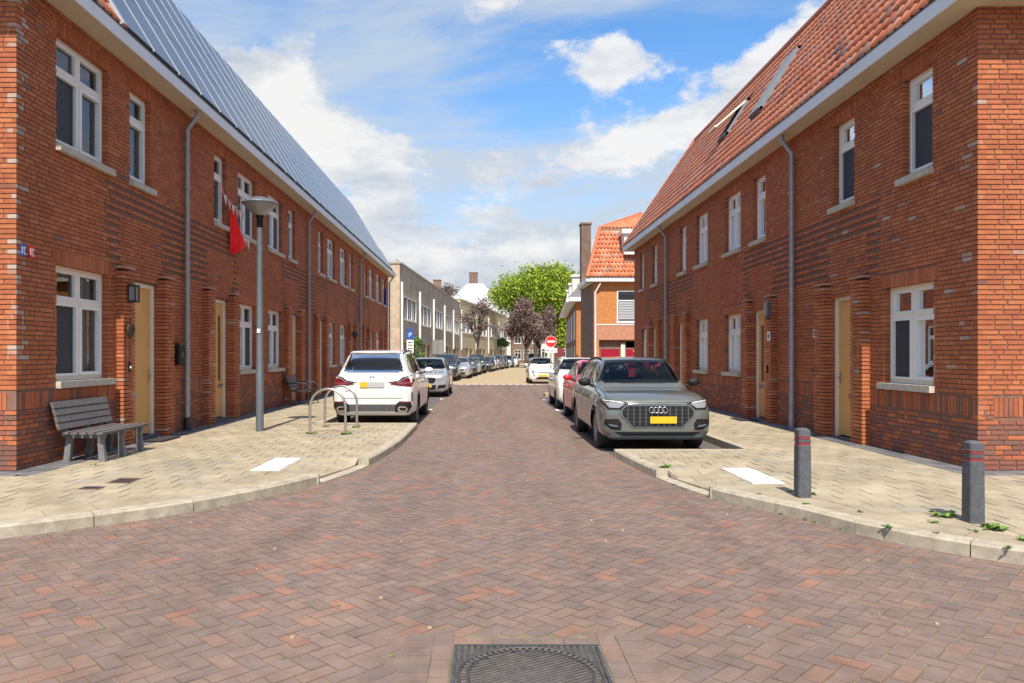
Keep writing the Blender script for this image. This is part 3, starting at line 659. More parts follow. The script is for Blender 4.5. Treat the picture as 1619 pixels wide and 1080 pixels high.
def build_pavement(side, S, K, xw, wall_near, y_bay, x_bay, y_end):
    base, field, full, part = pavement(side, S, K, xw, wall_near, y_bay, x_bay, y_end)
    for poly in field: base.add([(x, y, ph(side, x, y) - .011) for x, y in poly], [tuple(range(len(poly)))])
    pv = base.build('pavement', kind='structure')
    full.sort(key=lambda p: (not in_frame(*p), p[1]))
    def tint(x, y): return random.random() * .9 if random.random() > .04 else 1
    for (x, y, z) in full[:300]: single('tile', TILE_MESH, pv, (x, y, z + random.uniform(-.002, .002)), (1, 1, 1), tint(x, y), (random.uniform(-.005, .005), random.uniform(-.005, .005), random.uniform(-.004, .004)))
    m = mb('concrete_tile')
    for (x, y, z) in full[300:]:
        j = random.uniform(-.002, .002); e, s_ = .1455, random.uniform(-.0015, .0015)
        m.hexa([(x - .15, y - .15, z - .03), (x + .15, y - .15, z - .03), (x + .15, y + .15, z - .03), (x - .15, y + .15, z - .03), (x - e, y - e, z + j), (x + e, y - e, z + j + s_), (x + e, y + e, z + j), (x - e, y + e, z + j - s_)], tint(x, y))
    for poly in part:
        cx, cy = sum(p[0] for p in poly) / len(poly), sum(p[1] for p in poly) / len(poly); k = len(poly)
        sh = []
        for x, y in poly:
            dd = math.hypot(x - cx, y - cy) or 1; f = max(0, (dd - .004) / dd); sh.append((cx + (x - cx) * f, cy + (y - cy) * f))
        j = random.uniform(-.001, .001); vs = [(x, y, ph(side, x, y) + j) for x, y in sh] + [(x, y, ph(side, x, y) - .03) for x, y in sh]
        m.add(vs, [tuple(range(k))] + [(i, i + k, (i + 1) % k + k, (i + 1) % k) for i in range(k)], tint(cx, cy))
    m.build('tiles', pv, kind='stuff')
    # dark band of small slabs along the wall
    Z = PZ
    bb = mb('dark_tile'); y = wall_near - .4
    sx = side
    while y < y_end:
        for (a, b) in ((xw - .395, xw - .2), (xw - .195, xw - .002)):
            yy0 = y + (.12 if a < xw - .3 else 0)
            if yy0 > wall_near or a < 0: pass
            x0, x1 = sorted((sx * a, sx * b))
            if y >= wall_near - .41: bb.box(x0, x1, yy0 + .004, yy0 + .296, Z - .03, Z + random.uniform(-.002, .003), random.random())
        y += .30
    x = xw
    while x < 14: x0, x1 = sorted((sx * (x + .004), sx * (x + .296))); bb.box(x0, x1, wall_near - .395, wall_near - .2, Z - .03, Z + .002, random.random()); bb.box(x0, x1, wall_near - .195, wall_near - .004, Z - .03, Z + .0, random.random()); x += .3
    bb.build('wall_edging', pv, kind='stuff')
    # border row of larger slabs and the kerb stones
    a, b, t, n = S; L = np.concatenate([[0], np.cumsum(np.linalg.norm(b - a, axis=1))])
    Kp = np.vstack([a, b[-1:]]); nn = np.vstack([n, n[-1:]])
    def at(s_, off): x = np.interp(s_, L, Kp[:, 0]); y = np.interp(s_, L, Kp[:, 1]); q = np.array([np.interp(s_, L, nn[:, 0]), np.interp(s_, L, nn[:, 1])]); q /= np.linalg.norm(q); return x + q[0] * off, y + q[1] * off
    ry0, ry1, xb = RAMP[side]; s_r0 = float(np.interp(-ry1, -Kp[:, 1], L)); s_r1 = float(np.interp(-ry0, -Kp[:, 1], L))
    bs = mb('tile_joint'); s_ = s_r1; 
    def strip(m, s0, s1, o0, o1, z0, z1a, z1b, tint=0, nseg=3, inset=.0):
        for k in range(nseg):
            u0, u1 = s0 + (s1 - s0) * k / nseg, s0 + (s1 - s0) * (k + 1) / nseg; p = [at(u0, o0), at(u1, o0), at(u1, o1), at(u0, o1)]
            if side < 0: q = [(*p[0], z0), (*p[1], z0), (*p[2], z0), (*p[3], z0), (*p[0], z1a), (*p[1], z1a), (*p[2], z1b), (*p[3], z1b)]
            else: q = [(*p[1], z0), (*p[0], z0), (*p[3], z0), (*p[2], z0), (*p[1], z1a), (*p[0], z1a), (*p[3], z1b), (*p[2], z1b)]
            m.hexa(q, tint)
    send = s_r1 + 9.5
    while s_ < send:
        e = s_ + .46; j = random.uniform(-.002, .002)
        strip(bs, s_ - .005, e + .002, .15, .47, Z - .05, Z - .011, Z - .011, 0, 2)
        q = mb('concrete_tile'); strip(q, s_ + .004, e - .004, .154, .466, Z - .03, Z + j, Z + j, random.random() * .9, 2); q.build('border_slab', pv); s_ = e
    bs.build('slab_bed', pv)
    kr = mb('grey_paving'); kr.add([(0, 0, -.5), (.01, 0, -.5), (0, .01, -.5)], [(0, 1, 2)]); kr = kr.build('kerb', kind='structure')
    def stones(s0, s1, low=False):
        n_ = max(1, round((s1 - s0) / .95)); w = (s1 - s0) / n_
        for k in range(n_):
            u0, u1 = s0 + k * w + .005, s0 + (k + 1) * w - .005; q = mb('kerb_concrete')
            if low: strip(q, u0, u1, 0, .15, -.12, .014, .020, 0, 5)
            else:
                strip(q, u0, u1, .0, .022, -.12, Z - .022, Z - .001, 0, 5); strip(q, u0, u1, .022, .15, -.12, Z + .001, Z + .002, 0, 5)
            q.build('kerb_stone', kr)
    stones(0, s_r0); stones(s_r0, s_r1, True); stones(s_r1, send)
    q = mb('kerb_concrete'); strip(q, send, L[-1], 0, .15, -.12, Z, Z, 0, 4); q.build('kerb_stone', kr)
    # returns beside the ramp, and round the parking bay
    for yy_, sgn in ((ry1, 1), (ry0, -1)):
        kx = float(np.interp(-yy_, -Kp[:, 1], Kp[:, 0])); x0, x1 = sorted((xb, kx)); q = mb('kerb_concrete')
        ya, yb = (yy_, yy_ + .05) if sgn > 0 else (yy_ - .05, yy_); q.box(x0, x1 - (.0 if side < 0 else 0), ya, yb, -.05, Z + .0025); q.build('kerb_stone', kr)
    y = y_bay; x0, x1 = sorted((side * x_bay, (K[0][0])))
    xx = x0
    while xx < x1 - .05: e = min(xx + .95, x1); mb('kerb_concrete').box(xx + .004, e - .004, y_bay - .15, y_bay, -.1, Z + .001).build('kerb_stone', kr); xx = e
    while y < y_end - .2:
        a0, a1 = sorted((side * x_bay, side * (x_bay + .15))); mb('kerb_concrete').box(a0, a1, y + .004, min(y + .96, y_end) - .004, -.1, Z + .001).build('kerb_stone', kr); y += .96
    return pv
PVL = build_pavement(-1, SL, KLd, 6.0, 9.54, 16.4, 3.6, 46.2)
PVR = build_pavement(1, SR, KRd, 6.33, 9.6, 11.8, 4.1, 31.9)
# brick road in 45 degree herringbone
def road_ok(x, y):
    if y < 3.35 or y > 41: return False
    if y < 18:
        p = np.array((x, y))
        if x < -1.2 and y < 16.6 and sdist(SL, p)[0] > .07: return False
        if x > 1.8 and y < 12 and sdist(SR, p)[0] > .07: return False
    if y > 16.4 and x < -1.62: return False
    if 11.8 < y < 29 and x > 2.08: return False
    if y >= 29 and x > 4.2: return False
    if -.38 < x < .82 and y < 4.22: return False
    return abs(x) < (11 if y < 9 else 7)
road = sheet('road', [(-60, -6), (60, -6), (60, 41), (-60, 41)], -.007, 'road_joint')
w = .105; c45 = math.cos(R(45)); cells = []
for a in range(-150, 420):
    for b in range(-420, 150):
        r = (a - b) % 4
        if r not in (0, 3): continue
        cx, cy, hor = ((a + 1) * w, (b + .5) * w, True) if r == 0 else ((a + .5) * w, (b + 1) * w, False)
        x, y = (cx + cy) * c45, (cx - cy) * c45
        if y < 3.3 or y > 41 or abs(x) > 11: continue
        if (y > 9.5 and abs(x) > 4.3): continue
        if road_ok(x, y): cells.append((x, y, hor))
cells.sort(key=lambda c: (not in_frame(c[0], c[1], 0), c[1]))
PB = mb('paving_brick'); PB.add([(-.1, -.05, -.03), (.1, -.05, -.03), (.1, .05, -.03), (-.1, .05, -.03), (-.0975, -.0475, 0), (.0975, -.0475, 0), (.0975, .0475, 0), (-.0975, .0475, 0)], CUBE_F); PBM = _mesh0(PB, 'paving_brick')
def ptint():
    q = random.random(); return random.random() * .6 if q < .83 else (random.uniform(.6, .80) if q < .95 else random.uniform(.84, 1))
for (x, y, hor) in cells[:300]:
    single('paving_brick', PBM, road, (x, y, random.uniform(-.002, .001) - (.003 if -.56 < x < 1.0 and y < 4.36 else 0)), (1, 1, 1), ptint(), (random.uniform(-.012, .012), random.uniform(-.02, .02), R(45 if not hor else -45) + random.uniform(-.015, .015) + (R(90) if False else 0)))
rest = np.array([(x, y, -45 if hor else 45) for x, y, hor in cells[300:]]); n = len(rest)
loc = np.array([v.co[:] for v in PBM.vertices]); an = np.radians(rest[:, 2]) + rng.uniform(-.012, .012, n)
hx = np.zeros((n, 8, 3)); hx[:, :, 0] = rest[:, 0:1] + loc[:, 0] * np.cos(an)[:, None] - loc[:, 1] * np.sin(an)[:, None]; hx[:, :, 1] = rest[:, 1:2] + loc[:, 0] * np.sin(an)[:, None] + loc[:, 1] * np.cos(an)[:, None]
tl = rng.uniform(-.012, .012, (n, 2)); hx[:, :, 2] = loc[:, 2] + rng.uniform(-.002, .001, (n, 1)) + tl[:, :1] * loc[:, 0] + tl[:, 1:] * loc[:, 1]
bulk('paving_bricks', hx, [ptint() for _ in range(n)], 'paving_brick', road, faces=(1, 2, 3, 4, 5), kind='stuff')
# gutter line bricks beside the manhole frame
MX0, MX1, MY1 = -.175, .62, 4.12
m = mb('paving_brick')
x = MX0 - .005
while x < MX1: m.box(x + .004, min(x + .2, MX1 + .005), MY1 + .008, MY1 + .10, -.03, .001, ptint() * .8); x += .205
for (a, b) in ((MX0 - .11, MX0 - .012), (MX1 + .012, MX1 + .11)):
    y = 3.3
    while y < MY1 + .08: m.box(a, b, y, y + .2, -.03, random.uniform(-.001, .001), ptint()); y += .205
for (a, b) in ((MX0 - .27, MX0 - .118), (MX1 + .118, MX1 + .27)):
    y = 3.35
    while y < MY1 + .1: m.box(a, b, y, y + .1, -.03, random.uniform(-.001, .001), ptint() * .8); y += .105
m.build('edging_bricks', road, kind='stuff')
# far part of the street: pale paving, parking bays, painted blocks
sheet('crossing_paving', [(-60, 41), (60, 41), (60, 260), (-60, 260)], -.006, 'beige_paving')
sheet('parking_bay', [(-3.6, 16.4), (-1.62, 16.4), (-1.62, 41), (-3.6, 41)], -.004, 'grey_paving')
sheet('parking_bay', [(2.09, 11.8), (4.1, 11.8), (4.1, 29), (2.09, 29)], -.004, 'grey_paving')
wb = mb('white_paint')
for k in range(13): x = -1.45 + k * .385; wb.box(x, x + .2, 41.0, 41.45, -.02, .004)
for (x, ys) in ((-1.68, (16.9, 22, 27.2, 27.4, 32.6, 37.8)), (2.04, (16.3, 16.6, 21.6, 21.9, 26.8))):
    for y in ys: wb.box(x, x + .1, y, y + .22, -.02, .005)
wb.build('road_markings', kind='structure')
wb = mb('grey_paving'); 
for k in range(100): y = 11.9 + k * .21; wb.box(2.02, 2.09, y, y + .2, -.02, .003)
wb.build('bay_edge', kind='structure')
pn = mb('concrete_tile'); pn.box(2.3, 4.3, 28.9, 29.8, -.05, .12, .4); pn.build('pavement', kind='structure')
# ------------------------------------------------------------------ terraced houses
D = dict
HL = 'red brick terrace along the left side'; HR = 'red brick terrace along the right side'
scr0, scr1 = D(screen=0), D(screen=1); bl = D(curtain='blind')
row_house(LEFT, 'terraced_house', 'red brick corner house at left with grey slatted bench under its ground floor window', 9.54, 14.89, [(10.44, 11.86, D(screen=0))], [(10.44, 11.86, D(screen=0, curtain='blind')), (12.59, 13.36, bl)], [(12.50, 13.68)], [12.10, 13.68], 14.78, HL, near_end=True, n_brick=300, n_tile=60, roof='panel', panels_from=11.55)
row_house(LEFT, 'terraced_house', 'red brick house at left with red flag hanging from its upper window', 14.89, 20.02, [(18.07, 19.47, scr1)], [(18.07, 19.47, scr1), (16.5, 17.25)], [(16.22, 17.42)], [15.82, 17.42], None, HL, roof='panel', gside=1)
row_house(LEFT, 'terraced_house', 'red brick house at left with black metal armchair bench beside its door', 20.02, 25.12, [(20.58, 21.98)], [(20.58, 21.98, scr1), (22.72, 23.48)], [(22.62, 23.82)], [22.22, 23.82], 24.98, HL, roof='panel')
row_house(LEFT, 'terraced_house', 'fourth red brick house from the left corner, behind the white car', 25.12, 30.22, [(28.27, 29.67)], [(28.27, 29.67), (26.74, 27.5)], [(26.42, 27.62)], [26.02, 27.62], None, HL, roof='panel', gside=1)
row_house(LEFT, 'terraced_house', 'fifth red brick house on the left with a dark round lamp beside its door', 30.22, 35.32, [(30.77, 32.17)], [(30.77, 32.17), (32.92, 33.7)], [(32.82, 34.02)], [32.42, 34.02], 35.3, HL, roof='panel')
row_house(LEFT, 'terraced_house', 'sixth red brick house on the left, last but one of its terrace', 35.32, 40.42, [(38.47, 39.87)], [(38.47, 39.87), (36.92, 37.7)], [(36.62, 37.82)], [36.22, 37.82], None, HL, roof='panel', gside=1)
row_house(LEFT, 'terraced_house', 'last red brick house of the left terrace with purple cloth at its upper window', 40.42, 45.9, [(41.0, 42.4)], [(41.0, 42.4), (43.4, 44.6)], [(43.02, 44.22)], [42.62, 44.22], 45.8, HL, far_end=True, roof='panel')
row_house(RIGHT, 'terraced_house', 'red brick corner house at right with tiled roof behind two dark bollards', 9.6, 15.25, [(10.56, 11.86, D(screen=1))], [(10.58, 11.32, D(screen=0, curtain='curtain')), (12.83, 13.58, D(screen=0))], [(12.70, 13.70)], [12.30, 13.70], 15.22, HR, near_end=True, n_brick=300, n_tile=300)
row_house(RIGHT, 'terraced_house', 'red brick house at right with a large skylight and grey wall lamp at its door', 15.25, 20.6, [(18.55, 19.75)], [(18.55, 19.75), (16.9, 17.68)], [(16.62, 17.68)], [16.22, 17.68], None, HR, n_tile=120, gside=1, skylights=[(18.05, 18.83, 1.45, 3.25, False)])
row_house(RIGHT, 'terraced_house', 'third red brick house on the right with an open skylight in its roof', 20.6, 25.95, [(21.3, 22.45)], [(21.3, 22.45), (23.6, 24.35)], [(23.55, 24.6)], [23.15, 24.6], 25.9, HR, skylights=[(21.25, 22.05, 1.85, 3.05, True)])
row_house(RIGHT, 'terraced_house', 'last red brick house of the right terrace beside the side street', 25.95, 31.8, [(29.35, 30.3, D(double=False))], [(29.9, 30.6, D(double=False)), (27.6, 28.35)], [(27.3, 28.4)], [26.9, 28.4], None, HR, far_end=True, gside=1)

# ------------------------------------------------------------------ street furniture and things on the walls
def P(px, py, Y): return ((px - 768) / 1180 * Y, Y, 1.6 + (562 - py) / 1180 * Y)
Z0 = PZ
# street lamp
r = empty('street_lamp', (-4.42, 14.6, Z0), 0, 'grey street lamp with a bowl shaped head on the left pavement', 'street lamp')
m = mb('lamp_grey'); m.lathe([(.075, 0), (.075, 1.1), (.068, 1.12), (.055, 3.6), (.05, 4.0)], n=16); m.build('pole', r)
m = mb('black_plastic'); m.lathe([(.045, 3.98), (.06, 3.99), (.062, 4.16), (.09, 4.2), (.085, 4.22)], n=16); m.build('collar', r)
m = mb('lamp_glass'); m.lathe([(.075, 4.2), (.16, 4.25), (.33, 4.39), (.365, 4.44)], n=28); m.build('lamp_shade', r)
m = mb('lamp_grey'); m.lathe([(.36, 4.435), (.39, 4.44), (.39, 4.458), (.30, 4.50), (.16, 4.56), (.05, 4.585), (.0, 4.588)], n=28); m.build('cap', r)
for o_ in list(r.children):
    if o_.name.split('.')[0] in ('lamp_shade', 'cap'): o_.scale = (.88, .88, 1)
mb('sign_white').box(-.03, .03, -.079, -.075, 1.92, 2.0).build('sticker', r)
# bollards
def bollard(x, y, lab):
    r = empty('bollard', (x, y, Z0), R(2), lab, 'bollard', 'dark bollards at the kerb')
    a = .105; m = mb('bollard_rubber')
    prof = [(.095, 0), (.105, .01), (.105, .605), (.098, .61), (.098, .63)]
    def sq(m, z0, z1, a0, a1, ch=.02):
        def ring(a, z): return [(-a + ch, -a, z), (a - ch, -a, z), (a, -a + ch, z), (a, a - ch, z), (a - ch, a, z), (-a + ch, a, z), (-a, a - ch, z), (-a, -a + ch, z)]
        v = ring(a0, z0) + ring(a1, z1); m.add(v, [(i, (i + 1) % 8, 8 + (i + 1) % 8, 8 + i) for i in range(8)] + [tuple(range(8))[::-1], tuple(range(8, 16))])
    sq(m, -.05, .59, .106, .100); sq(m, .63, .66, .099, .099); sq(m, .70, .765, .099, .096); sq(m, .765, .785, .096, .055); m.build('post', r)
    m = mb('band_red'); sq(m, .592, .628, .094, .094); sq(m, .662, .698, .094, .094); m.build('band', r)
    m = mb('steel'); sq(m, .588, .592, .1015, .1015); sq(m, .698, .702, .1, .1); m.build('rim', r); r.scale = (.65, .65, .92)
bollard(4.33, 6.63, 'dark grey square bollard with red bands, the one nearer the right edge'); bollard(3.31, 7.80, 'dark grey square bollard with red bands beside the white ribbed tiles')
# bicycle stands
def hoop(xa, ya, xb, yb, lab):
    cx, cy = (xa + xb) / 2, (ya + yb) / 2; hw = math.hypot(xb - xa, yb - ya) / 2; an = math.atan2(yb - ya, xb - xa)
    r = empty('bicycle_stand', (cx, cy, Z0), an, lab, 'bicycle stand', 'steel bicycle stands on the left pavement')
    pts = [(-hw, 0, -.05), (-hw, 0, .85 - hw)] + [(-hw * math.cos(t), 0, .85 - hw + hw * math.sin(t)) for t in np.linspace(.15, math.pi - .15, 16)] + [(hw, 0, .85 - hw), (hw, 0, -.05)]
    mb('steel').tube(pts, .025, 12).build('hoop', r)
    for k in (-hw, hw): mb('steel').lathe([(.045, 0), (.045, .012), (.027, .014)], (k, 0, 0), 14).build('base_ring', r)
hoop(-3.32, 14.1, -2.63, 14.0, 'steel bicycle hoop nearer the lamp post, in front'); hoop(-3.34, 15.5, -2.65, 15.35, 'steel bicycle hoop nearer the white car, behind')
# slatted bench: corner formed under the window
r = empty('park_bench', (-5.63, 10.65, Z0), 0, 'weathered grey slatted bench with backrest against the left corner house', 'bench')
for k, (x, z) in enumerate(((-.16, .43), (-.04, .425), (.08, .425), (.20, .43), (.31, .425))): mb('grey_wood').bbox(x - .05, x + .05, -.78, .86, z - .035, z + .005, .01).build('slat', r)
for k in range(4): t = k; mb('grey_wood').add(*(lambda a, b: ([(a, -.86, b), (a + .035, -.86, b + .01), (a + .005, -.86, b + .10), (a - .03, -.86, b + .09), (a, .80, b), (a + .035, .80, b + .01), (a + .005, .80, b + .10), (a - .03, .80, b + .09)], [(0, 1, 2, 3), (7, 6, 5, 4), (0, 4, 5, 1), (1, 5, 6, 2), (2, 6, 7, 3), (3, 7, 4, 0)]))(-.22 - .025 * k, .47 + .10 * k)).build('backrest_slat', r)
def leg(x0, x1, y, z1, name='leg'):
    m = mb('bench_leg'); m.hexa([(x0 - .045, y - .04, -.01), (x0 + .045, y - .04, -.01), (x0 + .045, y + .04, -.01), (x0 - .045, y + .04, -.01), (x1 - .035, y - .035, z1), (x1 + .035, y - .035, z1), (x1 + .035, y + .035, z1), (x1 - .035, y + .035, z1)]); m.build(name, r)
for y in (-.62, .02, .68):
    leg(-.20, -.16, y, .39); leg(.30, .26, y, .39)
    m = mb('bench_leg'); m.box(-.22, .33, y - .03, y + .03, .34, .392); m.hexa([(-.26, y - .03, .36), (-.18, y - .03, .36), (-.18, y + .03, .36), (-.26, y + .03, .36), (-.345, y - .025, .86), (-.305, y - .025, .87), (-.305, y + .025, .87), (-.345, y + .025, .86)]); m.build('support', r)
r.location.y = 10.94; r.scale = (1, .87, .97)
# black metal bench
r = empty('garden_bench', (-5.55, 22.55, Z0), 0, 'small black metal bench with curved armrests by a house door at left', 'bench')
for k in range(5): mb('black_metal').bbox(-.18 + k * .095, -.10 + k * .095, -.58, .58, .43, .455, .008).build('seat_slat', r)
for k in range(4): x = -.24 - k * .03; z = .50 + k * .10; mb('black_metal').hexa([(x, -.58, z), (x + .02, -.58, z), (x + .02, .58, z), (x, .58, z), (x - .028, -.58, z + .085), (x - .008, -.58, z + .085), (x - .008, .58, z + .085), (x - .028, .58, z + .085)]).build('back_slat', r)
for y in (-.6, .6):
    mb('black_metal').tube([(.34, y, 0), (.33, y, .45), (.31, y, .60), (.24, y, .66), (.0, y, .67), (-.28, y, .66)], .017, 8).build('armrest', r)
    mb('black_metal').tube([(-.22, y, 0), (-.20, y, .44), (-.36, y, .92)], .017, 8).build('leg', r)
    mb('black_metal').tube([(-.21, y, .43), (.33, y, .43)], .013, 8).build('rail', r)
# white ribbed tiles
def tactile(x0, y0, nx, ny, lab):
    r = empty('tactile_tiles', (x0, y0, Z0), 0, lab, 'tactile paving')
    for i in range(nx):
        for j in range(ny):
            m = mb('white_tile'); a, b = i * .19, j * .29; m.box(a + .003, a + .187, b + .003, b + .287, -.02, .006)
            for k in range(4):
                for l in range(6): x, y = a + .03 + k * .043, b + .03 + l * .046; m.box(x - .012, x + .012, y - .012, y + .012, .006, .011)
            m.build('tile', r)
tactile(-3.03, 9.58, 2, 4, 'white studded tactile tiles on the left pavement'); tactile(3.08, 8.62, 2, 4, 'white studded tactile tiles on the right pavement beside a bollard')
# iron covers in the left pavement
for (x0, x1, y0, y1, lab) in ((-4.40, -4.12, 8.62, 8.98, 'larger rusty iron cover set in the left pavement'), (-4.52, -4.28, 8.22, 8.42, 'smaller rusty iron cover set in the left pavement')):
    r = empty('drain_cover', ((x0 + x1) / 2, (y0 + y1) / 2, Z0), 0, lab, 'drain cover'); hx_, hy_ = (x1 - x0) / 2, (y1 - y0) / 2
    m = mb('rust_iron'); m.box(-hx_, hx_, -hy_, hy_, -.03, .004)
    m.build('lid', r); m = mb('cast_iron'); k = -hx_ + .03
    while k < hx_ - .02: m.box(k, k + .012, -hy_ + .03, hy_ - .03, .004, .009); k += .03
    m.build('rib', r)
# manhole cover in the road
r = empty('manhole_cover', ((MX0 + MX1) / 2, MY1 - .397, 0), 0, 'round cast iron manhole cover in a square frame at the bottom edge', 'manhole cover')
h = .397; m = mb('cast_iron'); m.box(-h, h, -h, h, -.03, -.004)
for (a, b, c, d_) in ((-h, h, h - .018, h), (-h, h, -h, -h + .018), (-h, -h + .018, -h + .018, h - .018), (h - .018, h, -h + .018, h - .018)): m.box(a, b, c, d_, -.004, .006)
m.build('frame', r)
m = mb('worn_iron'); nn_ = 22
for i in range(nn_):
    for j in range(nn_):
        x, y = -h + .03 + i * (2 * h - .06) / (nn_ - 1), -h + .03 + j * (2 * h - .06) / (nn_ - 1)
        if math.hypot(x, y) > .37: m.add([(x - .011, y, -.003), (x, y - .011, -.003), (x + .011, y, -.003), (x, y + .011, -.003), (x - .008, y, .005), (x, y - .008, .005), (x + .008, y, .005), (x, y + .008, .005)], CUBE_F)
m.build('studs', r, kind='stuff')
m = mb('cast_iron'); m.torus((0, 0, .002), .362, .006, 'z', 48, 6); m.lathe([(0, .0), (.315, .0), (.315, -.004)], n=40); m.build('lid', r)
m = mb('worn_iron')
for k in range(60):
    w_ = 2 * math.pi * k / 60; c_, s_ = math.cos(w_), math.sin(w_); q = lambda a, b: (a * c_ - b * s_, a * s_ + b * c_)
    m.add([(*q(.325, -.009), 0), (*q(.352, -.009), 0), (*q(.352, .009), 0), (*q(.325, .009), 0), (*q(.325, -.009), .006), (*q(.352, -.009), .006), (*q(.352, .009), .006), (*q(.325, .009), .006)], CUBE_F)
for k in range(-11, 12):
    o = k * .027; l = math.sqrt(max(0, .305 ** 2 - o * o)); a = R(28)
    for (a0, ll) in ((R(30), 1),):
        c_, s_ = math.cos(a0), math.sin(a0); q = lambda u, v: (u * c_ - v * s_, u * s_ + v * c_)
        if l > .04: m.add([(*q(-l * ll, o - .0035), 0), (*q(l * ll, o - .0035), 0), (*q(l * ll, o + .0035), 0), (*q(-l * ll, o + .0035), 0), (*q(-l * ll, o - .002), .005), (*q(l * ll, o - .002), .005), (*q(l * ll, o + .002), .005), (*q(-l * ll, o + .002), .005)], CUBE_F)
m.build('tread', r, kind='stuff')
# things fixed to the walls
WL = lambda y, z, d_=0: (-6.0 + .13 + d_, y, z)
r = empty('wall_lamp', WL(12.27, 2.62), 0, 'black box wall lamp beside the first door at left', 'wall lamp')
m = mb('black_metal'); m.box(0, .03, -.05, .05, -.14, .14); m.box(.03, .15, -.075, .075, .11, .14); m.box(.03, .15, -.075, .075, -.15, -.12)
for y in (-.07, .07): m.box(.13, .15, y - .006, y + .006, -.12, .11)
m.build('housing', r); mb('lamp_glass').box(.035, .128, -.06, .06, -.118, .108).build('lamp_glass', r)
r = empty('heart_ornament', WL(12.27, 2.0, .02), 0, 'dark wicker heart hanging below the black wall lamp', 'ornament')
m = mb('bark')
for s_ in (1, .8, .6):
    pts = [(.02, .115 * s_ * math.sin(t) ** 3, .105 * s_ * (math.cos(t) - .38 * math.cos(2 * t) - .12 * math.cos(3 * t))) for t in np.linspace(0, 2 * math.pi, 26)]; m.tube(pts, .012, 6, caps=False)
m.tube([(.02, 0, .10), (.0, 0, .22)], .004, 5); m.build('wicker', r)
r = empty('doorbell', WL(12.27, 1.42), 0, 'white and black doorbell on the pilaster by the first left door', 'doorbell')
mb('black_plastic').bbox(0, .03, -.03, .03, -.09, .08, .006).build('housing', r); mb('bell_white').lathe([(.024, .0), (.022, .012), (0, .014)], (.03, 0, -.02), 12, axis='x').build('button', r)
r = empty('letter_box', (-6.0, 14.42, 1.62), 0, 'black letter box on the brick wall beside the first left drainpipe', 'letter box')
mb('black_plastic').bbox(0, .13, -.15, .15, -.20, .20, .015).build('body', r); mb('black_metal').bbox(-.0, .15, -.16, .16, .17, .215, .008).build('lid', r); mb('steel').box(.13, .134, .02, .035, -.05, .05).build('lock', r)
for i, (y, c, lab) in enumerate(((9.68, 'sign_blue', 'blue enamel number plate on the left house corner'), (9.86, 'band_red', 'red enamel number plate on the left house corner'))):
    r = empty('number_plate', (-6.0, y, 2.96), 0, lab, 'number plate'); mb('sign_red' if i else c).bbox(0, .012, -.055, .055, -.08, .08, .004).build('plate', r)
    m = mb('sign_white'); m.box(.012, .0135, -.045, -.02, -.04, .05); m.box(.012, .0135, .0, .04, -.05, -.035); m.box(.012, .0135, .0, .04, .035, .05); m.box(.012, .0135, .0, .015, -.035, .035); m.build('numerals', r)
def text(body, size, loc, rot, parent, material='black_plastic', ext=.001, name='numerals'):
    cu = bpy.data.curves.new(name, 'FONT'); cu.body = body; cu.size = size; cu.extrude = ext; cu.align_x = 'CENTER'; cu.align_y = 'CENTER'; t_ = bpy.data.objects.new(name, cu); me = bpy.data.meshes.new_from_object(t_); bpy.data.objects.remove(t_); me.materials.clear(); me.materials.append(MATS[material]); o = bpy.data.objects.new(name, me); COL.objects.link(o); o.parent = parent; o.location = loc; o.rotation_euler = rot; return o
r = empty('house_number', (6.33, 14.32, 2.02), 0, 'white house number plate reading 57 by the nearest right door', 'number plate')
mb('sign_white').bbox(-.012, 0, -.09, .09, -.085, .085, .003).build('plate', r); text('57', .16, (-.0135, 0, 0), (R(90), 0, R(-90)), r)
r = empty('house_number', (6.33, 16.42 - .3, 2.02), 0, 'small white house number plate near the grey wall lamp', 'number plate')
mb('sign_white').bbox(-.142, -.13, .14, .30, -.10, .10, .003).build('plate', r); m = mb('black_plastic'); m.box(-.1435, -.142, .19, .25, -.05, .05); m.build('numerals', r)
r = empty('wall_lamp', (6.2, 16.32, 2.62), 0, 'grey bulkhead wall lamp beside the second door at right', 'wall lamp')
mb('lamp_grey').bbox(-.05, 0, -.10, .10, -.19, .19, .02).build('housing', r); mb('lamp_glass').bbox(-.10, -.045, -.08, .08, -.16, .16, .025).build('lamp_glass', r); mb('black_metal').lathe([(.03, 0), (.03, .05)], (-.04, 0, -.24), 10).build('sensor', r)
r = empty('doorbell', (6.33, 14.35, 1.28), 0, 'black doorbell on the wall beside the nearest right door', 'doorbell'); mb('black_plastic').bbox(-.03, 0, -.03, .03, -.09, .09, .006).build('housing', r); mb('steel').lathe([(.014, 0), (.014, -.012), (0, -.013)], (-.03, 0, -.02), 10, axis='x').build('button', r)
r = empty('doorbell', (6.2, 16.4, 1.30), 0, 'black doorbell on the pilaster by the second right door', 'doorbell'); mb('black_plastic').bbox(-.03, 0, -.03, .03, -.08, .08, .006).build('housing', r); mb('steel').lathe([(.014, 0), (.014, -.012), (0, -.013)], (-.03, 0, -.02), 10, axis='x').build('button', r)
r = empty('wall_lamp', (-5.87, 32.6, 2.5), 0, 'dark round wall lamp by a door far along the left terrace', 'wall lamp'); mb('black_metal').lathe([(0, .02), (.08, .03), (.13, .10), (.13, .2), (.07, .26), (.0, .27)], (.17, 0, -.15), 14).build('lamp_shade', r); mb('black_metal').tube([(0, 0, 0), (.1, 0, .14), (.17, 0, .13)], .015, 6).build('bracket', r)
